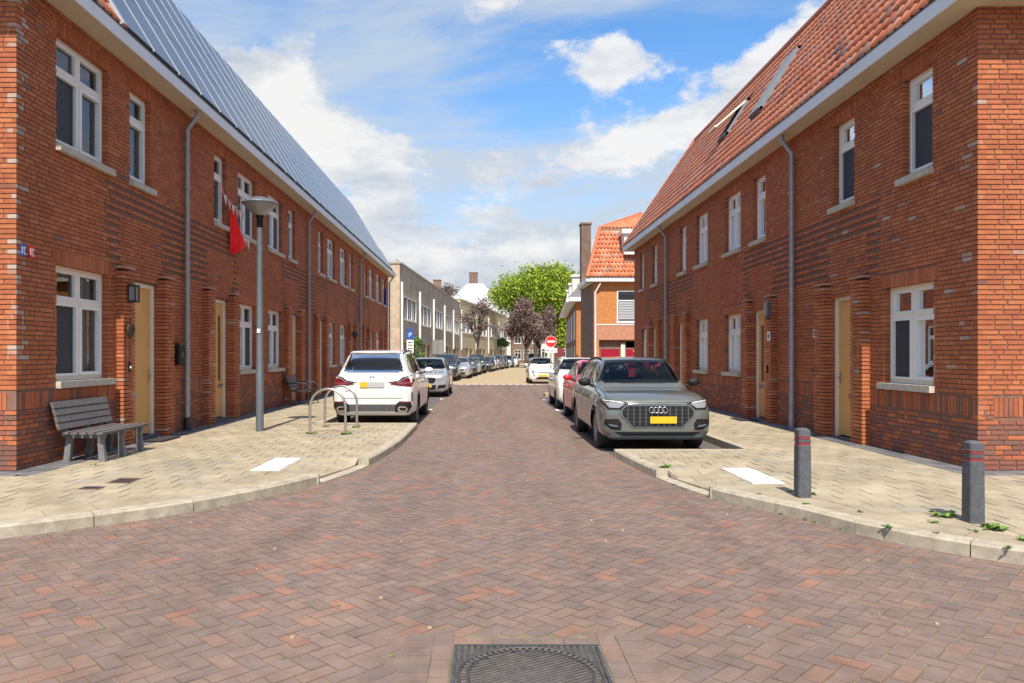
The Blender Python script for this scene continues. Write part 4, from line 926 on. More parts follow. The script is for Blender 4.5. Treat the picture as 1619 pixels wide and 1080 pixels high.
# doormats
for (x, y, lab) in ((-5.72, 13.08, 'dark doormat at the first left door'), (5.95, 17.15, 'dark doormat at the second right door')):
    r = empty('doormat', (x, y, Z0 + .003), 0, lab, 'doormat'); m = mb('black_plastic'); m.bbox(-.22, .22, -.38, .38, 0, .016, .004); m.build('mat', r)
    m = mb('cast_iron')
    for k in range(9): m.box(-.19, .19, -.33 + k * .08, -.31 + k * .08, .016, .021)
    m.build('ribs', r, kind='stuff')
# red flag and bunting
r = empty('flag', (-5.98, 17.55, 4.5), 0, 'red flag hanging from a window of the second left house', 'flag')
vs = []; nu, nv = 16, 26
for j in range(nv + 1):
    t = j / nv; wdt = (.16 + .62 * min(1, t / .72)) * (1 - .75 * max(0, t - .78) / .22)
    for i in range(nu + 1):
        u = i / nu; f_ = .030 * math.sin(u * 15 + t * 4) * (.5 + t) + .012 * math.sin(u * 31 - t * 9)
        vs.append((.05 + u * wdt * .27 + f_ * .5, -.24 + u * wdt * .62 - f_, .50 - 1.0 * t - .10 * (1 - u) * math.sin(t * 3) - .05 * u * t))
mb('flag_red').add(vs, [(j * (nu + 1) + i, j * (nu + 1) + i + 1, (j + 1) * (nu + 1) + i + 1, (j + 1) * (nu + 1) + i) for j in range(nv) for i in range(nu)], 0, True).build('cloth', r)
mb('steel').tube([(0, -.12, .50), (.16, -.02, .60)], .012, 8).build('pole', r)
def bunting(pts, lab, n):
    r = empty('bunting', (0, 0, 0), 0, lab, 'bunting'); pts = [Vector(p) for p in pts]; r.location = pts[0]; q = [p - pts[0] for p in pts]; mb('flag_white').tube(q, .006, 5).build('cord', r)
    for k in range(n):
        t = (k + .5) / n * (len(q) - 1); i = min(int(t), len(q) - 2); p = q[i].lerp(q[i + 1], t - i); m = mb('flag_white' if k % 2 else 'flag_pink'); e = .09
        m.add([(p.x, p.y - e, p.z), (p.x, p.y + e, p.z), (p.x + .02, p.y, p.z - .22), (p.x + .012, p.y - e, p.z), (p.x + .012, p.y + e, p.z), (p.x + .032, p.y, p.z - .22)], [(0, 1, 2), (5, 4, 3), (0, 3, 4, 1), (1, 4, 5, 2), (2, 5, 3, 0)]); m.build('pennant', r)
bunting([(-5.93, 16.55, 5.45), (-5.92, 17.0, 5.2), (-5.90, 17.4, 5.1), (-5.92, 17.9, 5.05), (-5.93, 18.3, 5.15)], 'pink and white bunting strung between two upper windows at left', 7)
bunting([(-5.93, 17.8, 4.55), (-5.9, 18.0, 4.35), (-5.92, 18.3, 4.5), (-5.93, 18.7, 4.45)], 'pink and white bunting bunched on the sill beside the red flag', 6)
r = empty('cloth', (-5.96, 44.7, 4.7), 0, 'purple cloth hanging at the last upper window of the left terrace', 'cloth'); mb('purple_cloth').bbox(0, .03, -.35, .35, -.2, .9, .01).build('drape', r)
# no entry sign
r = empty('traffic_sign', (3.42, 39.2, 0), 0, 'red no entry sign with white bar and a small white plate below', 'road sign')
mb('zinc').lathe([(.03, 0), (.03, 2.65)], n=10).build('pole', r); m = mb('sign_red'); m.lathe([(0, -.045), (.285, -.045), (.285, -.03)], (0, 0, 2.33), 32, axis='y', smooth=False); m.build('disc', r)
m = mb('sign_white'); m.lathe([(.286, -.04), (.302, -.04), (.302, -.028), (0, -.028)], (0, 0, 2.33), 32, axis='y', smooth=False); m.build('rim', r); mb('sign_white').box(-.21, .21, -.049, -.045, 2.28, 2.38).build('bar', r)
m = mb('sign_white'); m.box(-.29, .33, -.045, -.035, 1.74, 1.98); m.build('plate', r)
m = mb('black_plastic'); m.box(-.24, -.10, -.047, -.045, 1.84, 1.88)
for x in (.06, .20): m.torus((x, -.046, 1.84), .045, .006, 'y', 14, 4)
m.tube([(.06, -.046, 1.84), (.10, -.046, 1.92), (.18, -.046, 1.92), (.20, -.046, 1.84)], .006, 4); m.build('symbols', r)
r = empty('traffic_sign', (3.72, 40.6, 0), 0, 'dark red round sign seen edge-on behind the white plate', 'road sign')
mb('zinc').lathe([(.03, 0), (.03, 2.2)], n=8).build('pole', r); mb('band_red').lathe([(0, -.04), (.26, -.04), (.26, -.03), (0, -.03)], (.30, 0, 1.75), 24, axis='y', smooth=False).build('disc', r)
# blue parking signs
r = empty('parking_sign', (-4.78, 47.2, 0), 0, 'blue parking sign above a white plate on a pole by the pale brick houses', 'road sign')
mb('zinc').lathe([(.035, 0), (.035, 3.4)], n=8).build('pole', r); mb('sign_blue').bbox(-.23, .23, -.05, -.035, 2.62, 3.15, .005).build('panel', r); text('P', .40, (0, -.052, 2.88), (R(90), 0, 0), r, 'sign_white', name='letter')
mb('sign_blue').bbox(-.12, .12, -.05, -.035, 3.18, 3.36, .004).build('small_panel', r); mb('sign_white').bbox(-.22, .22, -.05, -.035, 1.75, 2.58, .005).build('plate', r); m = mb('black_plastic')
for z in (2.38, 2.22, 2.0, 1.86): m.box(-.14, .14, -.052, -.05, z, z + .06)
m.build('lines', r)
r = empty('information_sign', (-4.0, 62.5, 0), 0, 'pair of tall pale blue panels on posts before the pale brick houses', 'sign')
for k, x in enumerate((-.24, .24)): mb('zinc').lathe([(.03, 0), (.03, 2.6)], (x, .05, 0), 8).build('post', r); mb('lamp_glass').bbox(x - .22, x + .22, -.02, .02, 1.7, 2.9, .01).build('panel', r)
# small plants and weeds
def tuft(m, x, y, z, s, n, up=.5):
    for k in range(n):
        a = random.uniform(0, 6.28); l = s * random.uniform(.4, 1); w_ = l * .28; dx, dy = math.cos(a), math.sin(a); h_ = l * random.uniform(.2, up)
        bx, by = x + random.gauss(0, s * .25), y + random.gauss(0, s * .25)
        p1 = (bx + dx * l * .5 - dy * w_, by + dy * l * .5 + dx * w_, z + h_); p2 = (bx + dx * l * .5 + dy * w_, by + dy * l * .5 - dx * w_, z + h_ * .9); p3 = (bx + dx * l, by + dy * l, z + h_ * .55)
        m.add([(bx, by, z), p1, p3, p2], [(0, 1, 2, 3)], random.random())
m = mb('weed')
for (x, y, s, n) in ((4.20, 6.85, .13, 22), (4.34, 6.36, .13, 26), (4.12, 6.28, .05, 8), (3.95, 6.6, .06, 8), (4.30, 5.98, .07, 12), (3.45, 7.95, .08, 9), (3.55, 7.05, .05, 9), (2.32, 9.83, .12, 16), (2.9, 7.95, .05, 8), (4.75, 6.0, .05, 8), (4.55, 5.75, .06, 8), (2.25, 10.7, .05, 6),
    (3.18, 7.45, .06, 9), (3.75, 6.2, .04, 8), (3.47, 6.42, .06, 10), (4.02, 5.74, .05, 10), (-3.32, 14.08, .11, 10), (-2.63, 13.98, .12, 18), (-3.34, 15.48, .10, 10), (-2.65, 15.33, .13, 14), (-3.3, 8.6, .05, 5), (-5.3, 10.1, .05, 8), (3.3, 8.1, .05, 8)): tuft(m, x, y, PZ if abs(x) > 1.9 else 0, s, n)
for k in range(46):   # seams of the paving near the camera
    side = random.random() < .5; x = random.uniform(-4, -.4) if side else random.uniform(.9, 4.5); y = random.uniform(3.9, 5.2); tuft(m, x, y, -.004, .022, 5, .7)
for k in range(30):
    t = random.random(); i = random.randrange(20, len(KRd) - 12); tuft(m, KRd[i][0] - .01, KRd[i][1] - .01, 0, .035, 5, .9)
for k in range(16): i = random.randrange(30, len(KLd) - 12); tuft(m, KLd[i][0] + .01, KLd[i][1] - .01, 0, .03, 4, .9)
tag(m.build('weeds', None, kind='stuff'), 'small green weeds in the seams of the paving', 'weeds')
m = mb('beige_paving')
for k in range(70):
    x, y = random.uniform(-3, 4), random.uniform(4.2, 13); s = random.uniform(.004, .011)
    if abs(x) < 1.5 or y < 8: m.box(x - s, x + s, y - s * .8, y + s * .8, 0, s, random.random())
tag(m.build('grit', None, kind='stuff'), 'pale specks of grit scattered on the brick road', 'grit')
# ------------------------------------------------------------------ cars
def pchip(xs, ys, x):
    xs = np.asarray(xs, float); ys = np.asarray(ys, float); h = np.diff(xs); dl = np.diff(ys) / h; m = np.zeros(len(xs))
    for i in range(1, len(xs) - 1):
        if dl[i - 1] * dl[i] > 0: w1, w2 = 2 * h[i] + h[i - 1], h[i] + 2 * h[i - 1]; m[i] = (w1 + w2) / (w1 / dl[i - 1] + w2 / dl[i])
    m[0], m[-1] = dl[0], dl[-1]; k = np.clip(np.searchsorted(xs, x) - 1, 0, len(h) - 1); t = (x - xs[k]) / h[k]
    return (2 * t ** 3 - 3 * t ** 2 + 1) * ys[k] + (t ** 3 - 2 * t ** 2 + t) * h[k] * m[k] + (-2 * t ** 3 + 3 * t ** 2) * ys[k + 1] + (t ** 3 - t ** 2) * h[k] * m[k + 1]
# station: y, z_bottom, z_belt, z_top, half widths: bottom, middle, belt, roof (fractions of L, H, W/2)
SHAPES = {
 'suv': [(0, .23, .47, .52, .66, .72, .64, .40), (.008, .165, .50, .555, .78, .86, .76, .5), (.03, .135, .545, .585, .86, .945, .84, .58), (.08, .13, .575, .615, .90, .985, .885, .64), (.16, .13, .595, .635, .91, 1, .90, .66), (.25, .13, .612, .652, .91, 1, .90, .68), (.275, .13, .622, .672, .91, 1, .90, .69),
         (.34, .13, .64, .82, .91, 1, .895, .68), (.40, .13, .645, .945, .91, 1, .895, .655), (.46, .13, .65, .985, .91, 1, .895, .66), (.60, .13, .66, 1.0, .91, 1, .895, .66), (.78, .13, .67, .985, .91, 1, .89, .65), (.89, .13, .675, .955, .905, .99, .875, .62), (.925, .14, .675, .88, .90, .975, .85, .60), (.955, .15, .67, .74, .88, .95, .82, .62), (.985, .17, .60, .66, .84, .91, .79, .62), (1, .22, .54, .60, .74, .82, .70, .5)],
 'hatch': [(0, .24, .44, .48, .62, .68, .60, .38), (.01, .165, .475, .52, .76, .85, .74, .5), (.035, .13, .52, .56, .85, .94, .83, .58), (.09, .125, .565, .61, .89, .985, .88, .64), (.17, .125, .60, .65, .90, 1, .90, .66), (.24, .125, .625, .69, .90, 1, .90, .68), (.27, .125, .635, .72, .90, 1, .90, .68),
         (.34, .125, .64, .86, .90, 1, .89, .66), (.40, .125, .645, .955, .90, 1, .89, .64), (.46, .125, .65, .99, .90, 1, .89, .65), (.60, .125, .66, 1.0, .90, 1, .89, .65), (.78, .125, .675, .975, .90, 1, .885, .63), (.88, .13, .68, .93, .895, .985, .87, .60), (.93, .14, .68, .84, .89, .965, .84, .60), (.96, .15, .66, .72, .87, .94, .82, .62), (.985, .17, .58, .64, .83, .90, .78, .62), (1, .22, .52, .57, .72, .80, .68, .5)]}
def car_body_mesh(kind, L, W, H, colname):
    S = np.array(SHAPES[kind]); y = S[:, 0]; dense = np.unique(np.concatenate([np.linspace(0, .05, 9), np.linspace(.05, .93, 62), np.linspace(.93, 1, 10)]))
    prm = [pchip(y, S[:, i], dense) for i in range(1, 8)]; zb, zl, zt, wb, wm, wl, wr = prm; hw = W / 2
    rings = []
    for i in range(len(dense)):
        b, l, t = zb[i] * H, zl[i] * H, zt[i] * H; w0, w1, w2, w3 = wb[i] * hw, wm[i] * hw, wl[i] * hw, wr[i] * hw; g = t - l
        pts = [(0, b), (w0 * .82, b), (w0 * .97, b + .03 * H), (w1 * .985, b + .09 * H), (w1, b + (l - b) * .45), (w1 * .995, b + (l - b) * .70), (w2 + (w1 - w2) * .62, l - .055 * H), (w2, l), (w2 * .30 + w3 * .70 + .02, l + g * .62), (w3 + .012, l + g * .88), (w3 * .86, l + g * .97), (w3 * .5, t - g * .0 - .003), (0, t)]
        if g < .12 * H: pts[8] = (w2 * .93, l + g * .55); pts[9] = (w3 * 1.1, l + g * .85); pts[10] = (w3 * .8, l + g * .95)
        pts = np.array(pts); u = np.arange(len(pts)); uu = np.linspace(0, len(pts) - 1, 49)
        rings.append(np.stack([pchip(u, pts[:, 0], uu), pchip(u, pts[:, 1], uu)], 1))
    rings = np.array(rings); n, k = rings.shape[:2]
    V = np.zeros((n, 2 * k - 1, 3)); V[:, :k, 0] = rings[:, :, 0]; V[:, :k, 2] = rings[:, :, 1]; V[:, k:, 0] = -rings[:, ::-1, 0][:, 1:]; V[:, k:, 2] = rings[:, ::-1, 1][:, 1:]; V[:, :, 1] = (dense * L)[:, None]
    return V
def make_car(name, kind, L, W, H, col, label, group='cars parked along the street', fw=.185, rw=.80, wr=.335, loc=(0, 0), flip=False, front='plain', rear='plain', detail=2, trim=False, black_roof=False, wheel_w=.22, rails=False, seen='front'):
    root = empty(name, (loc[0], loc[1], 0), R(180) if flip else 0, label, 'car', group)
    V = car_body_mesh(kind, L, W, H, col); n, k = V.shape[:2]; ys = V[:, 0, 1]; wy = (fw * L, rw * L); ra = wr + .045; wz = wr
    for i in range(n):      # snap to the wheel arch circles
        for j in range(k):
            x, y, z = V[i, j]
            if abs(x) < .55 * W / 2: continue
            for c in wy:
                r_ = math.hypot(y - c, z - wz)
                if abs(r_ - ra) < .032 and z < wz + ra and r_ > 1e-6: V[i, j, 1] = c + (y - c) * ra / r_; V[i, j, 2] = wz + (z - wz) * ra / r_
    faces = []; under = []
    for i in range(n - 1):
        for j in range(k - 1):
            q = V[[i, i + 1, i + 1, i], [j, j, j + 1, j + 1]]; c = q.mean(0)
            if abs(c[0]) > .5 * W / 2 and any(math.hypot(c[1] - w_, c[2] - wz) < ra - .004 for w_ in wy): continue
            faces.append((i * k + j, i * k + j + 1, (i + 1) * k + j + 1, (i + 1) * k + j))
    vs = [tuple(v) for v in V.reshape(-1, 3)]
    S = np.array(SHAPES[kind]); st = S[:, 0] * L
    def zl(y): return float(pchip(st, S[:, 2] * H, y))
    def zt(y): return float(pchip(st, S[:, 3] * H, y))
    def wrf(y): return float(pchip(st, S[:, 7] * W / 2, y))
    a0 = .315 if kind == 'suv' else .30
    ya, yb, yc, yd = a0 * L, .43 * L, .80 * L, .905 * L
    side_poly = [(ya, zl(ya) + .03), (yb, zt(yb) - .085), (.60 * L, H - .085), (yc, zt(yc) - .085), (yd - .02, zl(yd) + .13), (yd - .05, zl(yd) + .045), (.6 * L, zl(.6 * L) + .03)]
    z0, z1 = zt(.285 * L if kind == 'suv' else .28 * L) + .02, zt(.425 * L) - .015
    wb_, wt_ = W / 2 * .80, wrf(.42 * L) * .93
    front_poly = [(-wb_, z0 + .03), (-wb_ * .5, z0), (wb_ * .5, z0), (wb_, z0 + .03), (wt_, z1 - .01), (wt_ * .5, z1 + .01), (-wt_ * .5, z1 + .01), (-wt_, z1 - .01)]
    zr0, zr1 = H * (.70 if kind == 'suv' else .70), zt(.90 * L) - .02
    w0_, w1_ = W / 2 * .70, W / 2 * .58
    rear_poly = [(-w0_, zr0 + .03), (-w0_ * .8, zr0), (w0_ * .8, zr0), (w0_, zr0 + .03), (w1_, zr1), (w1_ * .5, zr1 + .012), (-w1_ * .5, zr1 + .012), (-w1_, zr1)]
    def inside(poly, x, z, shrink=0.0):
        ins = False; dm_ = 9
        for i in range(len(poly)):
            a, b = poly[i], poly[i - 1]
            if (a[1] > z) != (b[1] > z) and x < (b[0] - a[0]) * (z - a[1]) / (b[1] - a[1]) + a[0]: ins = not ins
            ab = Vector(b) - Vector(a); t = max(0, min(1, (Vector((x, z)) - Vector(a)).dot(ab) / ab.length_squared)); dm_ = min(dm_, (Vector(a) + ab * t - Vector((x, z))).length)
        return ins and dm_ > shrink
    openf = detail > 1; glass = 'tinted_glass' if openf else 'car_glass'; black = []
    if openf:
        keep = []
        for f in faces:
            q = np.array([vs[i] for i in f]); c = q.mean(0); kind_ = None
            if c[2] > zl(c[1]) + .0:
                if abs(c[0]) > wrf(c[1]) * .92 and inside(side_poly, c[1], c[2]): kind_ = 'k' if not (inside(side_poly, c[1], c[2], .045) and not any(abs(c[1] - g_) < .04 for g_ in (.545 * L, .765 * L))) else 'x'
                elif c[1] < .43 * L and inside(front_poly, c[0], c[2]): kind_ = 'x' if inside(front_poly, c[0], c[2], .045) else 'k'
                elif c[1] > .86 * L and inside(rear_poly, c[0], c[2]): kind_ = 'x' if inside(rear_poly, c[0], c[2], .045) else 'k'
            if kind_ == 'x': continue
            (black if kind_ == 'k' else keep).append(f)
        faces = keep
        q = mb('car_seat'); q.bbox(-W * .40, W * .40, .29 * L, .375 * L, zl(.33 * L) - .16, zl(.33 * L) - .01, .03); q.box(-W * .42, W * .42, .29 * L, .93 * L, H * .28, H * .36)
        for y_, n_ in ((.50 * L, 2), (.70 * L, 3)):
            for x_ in ((-.36, .36) if n_ == 2 else (-.42, 0, .42)):
                q.bbox(x_ - .22, x_ + .22, y_, y_ + .12, H * .40, H * .70, .04); q.bbox(x_ - .13, x_ + .13, y_ + .02, y_ + .10, H * .715, H * .80, .03)
        pts_ = [(.36 + .17 * math.cos(t), .385 * L + .05 * math.sin(t), zl(.33 * L) - .03 + .16 * math.sin(t)) for t in np.linspace(0, 2 * math.pi, 19)]
        q.tube(pts_, .014, 6, caps=False); q.bbox(-.12, .12, .425 * L, .44 * L, zt(.43 * L) - .17, zt(.43 * L) - .10, .012); q.build('cabin', root)
        q = mb('interior'); q.add([(x, y, z) for y in (.44 * L, .86 * L) for x, z in ((-wrf(.6 * L) * .8, H - .075), (wrf(.6 * L) * .8, H - .075))], [(0, 1, 3, 2)]); q.build('headliner', root)
    m = mb('paint_' + col); m.add(vs, faces, 0, True)
    if black: m.use('black_plastic').add(vs, black, 0, True); m.use('paint_' + col)
    m.add([vs[j] for j in range(k)], [tuple(range(k))[::-1]], 0, True); m.add([vs[(n - 1) * k + j] for j in range(k)], [tuple(range(k))], 0, True)
    m.build('body', root)
    bvh = BVHTree.FromPolygons(vs, [f for f in [(i * k + j, i * k + j + 1, (i + 1) * k + j + 1, (i + 1) * k + j) for i in range(n - 1) for j in range(k - 1)]] + [tuple(range(k)), tuple((n - 1) * k + j for j in range(k))])
    def panel(nm, outline, mode, material, off=.006, res=.07, parent=root, smooth=True):
        """a fitted panel: outline in side (y,z), front or rear (x,z), top (x,y) view laid on the body surface"""
        pts = [Vector(p) for p in outline]; rim = []
        for i in range(len(pts)):
            a, b = pts[i], pts[(i + 1) % len(pts)]; c = max(1, int((b - a).length / res)); rim += [a.lerp(b, t / c) for t in range(c)]
        xs = [p.x for p in pts]; zs = [p.y for p in pts]; inner = []
        x = min(xs) + res / 2
        while x < max(xs):
            z = min(zs) + res / 2
            while z < max(zs):
                p = Vector((x, z)); ins = False
                for i in range(len(pts)):
                    a, b = pts[i], pts[i - 1]
                    if (a.y > z) != (b.y > z) and x < (b.x - a.x) * (z - a.y) / (b.y - a.y) + a.x: ins = not ins
                if ins and min((p - q).length for q in rim) > res * .45: inner.append(p)
                z += res
            x += res
        nr = len(rim); co, _, fs, *_r = geometry.delaunay_2d_cdt(rim + inner, [(i, (i + 1) % nr) for i in range(nr)], [list(range(nr))], 1, 1e-5)
        out = []; nor = []
        for p in co:
            if mode in ('right', 'left'): sgn = 1 if mode == 'right' else -1; o, d_ = Vector((sgn * 3, p.x, p.y)), Vector((-sgn, 0, 0))
            elif mode == 'front': o, d_ = Vector((p.x, -3, p.y)), Vector((0, 1, 0))
            elif mode == 'rear': o, d_ = Vector((p.x, L + 3, p.y)), Vector((0, -1, 0))
            else: o, d_ = Vector((p.x, p.y, 4)), Vector((0, 0, -1))
            h_, no, *_q = bvh.ray_cast(o, d_)
            if h_ is None: h_, no, *_q = bvh.find_nearest(Vector((p.x, 0 if mode == 'front' else L, p.y)) if mode in ('front', 'rear') else Vector(((W / 2 if mode == 'right' else -W / 2), p.x, p.y)) if mode in ('right', 'left') else Vector((p.x, p.y, H)))
            if no.dot(d_) > 0: no = -no
            out.append(h_); nor.append((no * .5 - d_ * .5).normalized())
        top = [tuple(o + n_ * off) for o, n_ in zip(out, nor)]; low = [tuple(o - n_ * .012) for o, n_ in zip(out, nor)]; N0 = len(co); cnt = {}
        for f in fs:
            for i in range(len(f)): e = (f[i], f[(i + 1) % len(f)]); cnt[e] = 1
        side = [(a, b, b + N0, a + N0) for (a, b) in cnt if (b, a) not in cnt]
        q = mb(material); q.add(top + low, [tuple(f) for f in fs], 0, smooth); q.f += []; q.add(top + low, side)
        return q.build(nm, parent)
    def cut(poly, x0, x1):
        q = clip([tuple(p) for p in poly], 1, 0, x1); return clip(q, -1, 0, -x0)
    sides = ('left', 'right')
    for sd in sides:
        for (x0, x1) in ((ya, .535 * L), (.555 * L, .755 * L), (.775 * L, yd)) if detail > 1 else ((ya, yd),):
            pl = cut(side_poly, x0, x1)
            if len(pl) > 2: panel('side_window', pl, sd, glass, .008, .06)
        if trim:
            q = mb('black_plastic')
            for c in wy:
                vs_ = []; nn_ = 26
                for i in range(nn_ + 1):
                    t = math.pi * i / nn_ * 1.08 - .04 * math.pi
                    for (r_, o_) in ((ra - .008, .006), (ra + .055, .006), (ra + .055, -.02)):
                        py_, pz_ = c + r_ * math.cos(t), wz + r_ * math.sin(t); sg = 1 if sd == 'right' else -1
                        h_, no, *_q = bvh.ray_cast(Vector((sg * 3, py_, max(pz_, .24))), Vector((-sg, 0, 0))); xx = h_.x if h_ else sg * W * .48
                        vs_.append((xx + sg * o_, py_, pz_))
                q.add(vs_, [(3 * i + a, 3 * i + a + 1, 3 * i + a + 4, 3 * i + a + 3) for i in range(nn_) for a in range(2)], 0, False)
            q.build('wheel_arch', root)
        if detail > 1:
            panel('sill_trim', [(wy[0] + ra + .05, H * .135), (wy[1] - ra - .05, H * .135), (wy[1] - ra - .06, H * .215), (wy[0] + ra + .06, H * .215)], sd, 'black_plastic' if trim else 'paint_' + col, .008)
            for yy_ in (.36 * L + .02, .545 * L, .735 * L): panel('door_gap', [(yy_, H * .22), (yy_ + .012, H * .22), (yy_ + .012, zl(yy_) + .01), (yy_, zl(yy_) + .01)], sd, 'black_plastic', .0015, .12)
            for yy_ in (.50 * L, .70 * L): panel('door_handle', [(yy_, H * .56), (yy_ + .18, H * .565), (yy_ + .18, H * .58), (yy_, H * .577)], sd, 'paint_' + col if detail else 'chrome', .028, .05)
    panel('windscreen', front_poly, 'front', glass, .010, .045)
    panel('rear_window', rear_poly, 'rear', glass, .012, .045)
    if black_roof: panel('roof_panel', [(-wrf(.5 * L), .44 * L), (wrf(.5 * L), .44 * L), (wrf(.6 * L), .86 * L), (-wrf(.6 * L), .86 * L)], 'top', 'car_glass', .004)
    if rails:
        for sg in (-1, 1):
            x_ = sg * (wrf(.6 * L) * .97); mb('black_plastic').tube([(x_, .45 * L, zt(.45 * L) - .05), (x_, .49 * L, H - .03), (x_, .62 * L, H - .012), (x_, .80 * L, zt(.8 * L) - .02), (x_, .86 * L, zt(.86 * L) - .07)], .015, 6).build('roof_rail', root)
    # mirrors
    for sg in (-1, 1):
        ym, zm = .33 * L, zl(.33 * L) + .09; x_ = W / 2 * .93; q = mb('black_plastic'); q.tube([(sg * (x_ - .06), ym, zm - .06), (sg * (x_ + .05), ym, zm - .02)], .02, 6)
        bm = bmesh.new(); bmesh.ops.create_icosphere(bm, subdivisions=2, radius=1); q.use('black_plastic' if front in ('suv_rings', 'plain_dark') or col in ('nardo',) else 'paint_' + col)
        q.add([(sg * (x_ + .13) + v.co.x * .12, ym + v.co.y * .06, zm + .02 + v.co.z * .075) for v in bm.verts], [tuple(v.index for v in f.verts) for f in bm.faces], 0, True); bm.free(); q.build('mirror', root)
    # wheels
    for yy_ in wy:
        for sg in (-1, 1):
            x_ = sg * (W / 2 - .035 - wheel_w / 2); e = empty('wheel', (x_, yy_, wr)); e.parent = root; hwid = wheel_w / 2
            mb('rubber').lathe([(wr * .66, -hwid), (wr * .93, -hwid), (wr, -hwid * .75), (wr, hwid * .75), (wr * .93, hwid), (wr * .66, hwid)], n=30, axis='x').build('tyre', e)
            q = mb('rim_metal'); o = sg * hwid * .82; q.lathe([(wr * .67, sg * hwid * .97), (wr * .62, sg * hwid * .9), (wr * .60, sg * hwid * .3)], n=28, axis='x'); q.use('black_plastic').lathe([(wr * .61, sg * hwid * .25), (0, sg * hwid * .25)], n=24, axis='x'); q.use('rim_metal')
            for s_ in range(5):
                for dw in (-.16, .16):
                    t = 2 * math.pi * s_ / 5 + dw; t0 = 2 * math.pi * s_ / 5 + dw * .45; c0, s0 = math.cos(t0), math.sin(t0); c1, s1 = math.cos(t), math.sin(t); r0, r1 = wr * .1, wr * .63; px_, pz_ = -s1 * .017, c1 * .017
                    q.add([(o, c0 * r0 + px_, s0 * r0 + pz_), (o, c1 * r1 + px_, s1 * r1 + pz_), (o, c1 * r1 - px_, s1 * r1 - pz_), (o, c0 * r0 - px_, s0 * r0 - pz_), (o * .55, c0 * r0 + px_, s0 * r0 + pz_), (o * .55, c1 * r1 + px_, s1 * r1 + pz_), (o * .55, c1 * r1 - px_, s1 * r1 - pz_), (o * .55, c0 * r0 - px_, s0 * r0 - pz_)], CUBE_F)
            q.lathe([(wr * .14, o * .5), (wr * .14, o * 1.04), (0, o * 1.06)], n=12, axis='x'); q.build('rim', e)
    q = mb('black_plastic')
    q.box(-W * .36, W * .36, .10 * L, .90 * L, H * .14, H * .30)
    for yy_ in wy:
        for sg in (-1, 1):
            vs_ = []; nn_ = 16; xo, xi = sg * (W / 2 - .06), sg * (W / 2 - .42)
            for i in range(nn_ + 1):
                t = math.pi * i / nn_; vs_ += [(xo, yy_ + (ra + .01) * math.cos(t), wz + (ra + .01) * math.sin(t)), (xi, yy_ + (ra + .01) * math.cos(t), wz + (ra + .01) * math.sin(t))]
            q.add(vs_, [(2 * i, 2 * i + 2, 2 * i + 3, 2 * i + 1) for i in range(nn_)]); q.add([vs_[2 * i + 1] for i in range(nn_ + 1)], [tuple(range(nn_ + 1))])
    q.build('underbody', root)
    mir = lambda pl: [(-x, z) for x, z in pl][::-1]
    def both(nm, pl, mode, material, off=.006, res=.06):
        return [panel(nm, pl, mode, material, off, res), panel(nm, mir(pl), mode, material, off, res)]
    def plate_at(x0, x1, z0_, z1_, mode, blur=False):
        return panel('number_plate', [(x0, z0_), (x1, z0_), (x1, z1_), (x0, z1_)], mode, 'plate_yellow', .042, .12)
    hw = W / 2
    if front == 'suv_rings':
        panel('grille', [(-.42, H * .27), (.42, H * .27), (.60, H * .40), (.60, H * .455), (.52, H * .505), (-.52, H * .505), (-.60, H * .455), (-.60, H * .40)], 'front', 'lamp_grey', .014)
        g_ = panel('grille_mesh', [(-.40, H * .282), (.40, H * .282), (.575, H * .402), (.575, H * .452), (.505, H * .493), (-.505, H * .493), (-.575, H * .452), (-.575, H * .402)], 'front', 'black_plastic', .02)
        for i in range(-5, 6):
            x_ = i * .098; b0, b1 = H * (.285 + max(0, abs(x_) - .38) * .42), H * .49; panel('bar', [(x_ - .005, b0), (x_ + .005, b0), (x_ + .005, b1), (x_ - .005, b1)], 'front', 'lamp_grey', .026, .1, g_)
        for zz in (.33, .37, .41, .45): e_ = .40 + min(.16, (zz - .282) * 1.4); panel('bar', [(-e_, H * zz), (e_, H * zz), (e_, H * zz + .008), (-e_, H * zz + .006)], 'front', 'cast_iron', .024, .1, g_)
        q = mb('chrome'); hit = bvh.ray_cast(Vector((.1, -3, H * .455)), Vector((0, 1, 0)))[0]
        for i in range(4): q.torus((-.105 + i * .07, hit.y - .045, H * .452), .046, .0085, 'y', 24, 6)
        q.build('emblem', root)
        plate_at(-.13, .30, H * .315, H * .385, 'front')
        both('bonnet_gap', [(.79, .035 * L), (.80, .035 * L), (.775, .25 * L), (.765, .25 * L)], 'top', 'black_plastic', .003, .1)
        panel('bonnet_gap', [(-.62, H * .525), (.62, H * .525), (.62, H * .531), (-.62, H * .531)], 'front', 'black_plastic', .003, .1)
        both('running_light', [(.56, H * .522), (.70, H * .534), (.85, H * .540), (.85, H * .547), (.70, H * .541), (.56, H * .529)], 'front', 'sign_white', .016, .05)
        both('headlight', [(.47, H * .515), (.60, H * .455), (.80, H * .455), (.875, H * .525), (.86, H * .555), (.70, H * .545), (.52, H * .535)], 'front', 'black_plastic', .008, .04)
        both('headlight_lens', [(.53, H * .517), (.63, H * .472), (.78, H * .474), (.85, H * .53), (.70, H * .53)], 'front', 'lamp_lens', .012, .04)
        both('air_intake', [(.60, H * .245), (.74, H * .25), (.86, H * .30), (.85, H * .355), (.64, H * .36), (.585, H * .31)], 'front', 'black_plastic', .008)
        both('intake_blade', [(.64, H * .275), (.76, H * .285), (.80, H * .305), (.66, H * .295)], 'front', 'lamp_grey', .03, .05)
        panel('lower_intake', [(-.58, H * .185), (.58, H * .185), (.70, H * .225), (.38, H * .222), (-.38, H * .222), (-.70, H * .225)], 'front', 'black_plastic', .01)
        panel('skid_strip', [(-.84, H * .155), (.84, H * .155), (.86, H * .18), (-.86, H * .18)], 'front', 'lamp_grey', .022)
    elif front == 'silver_suv':
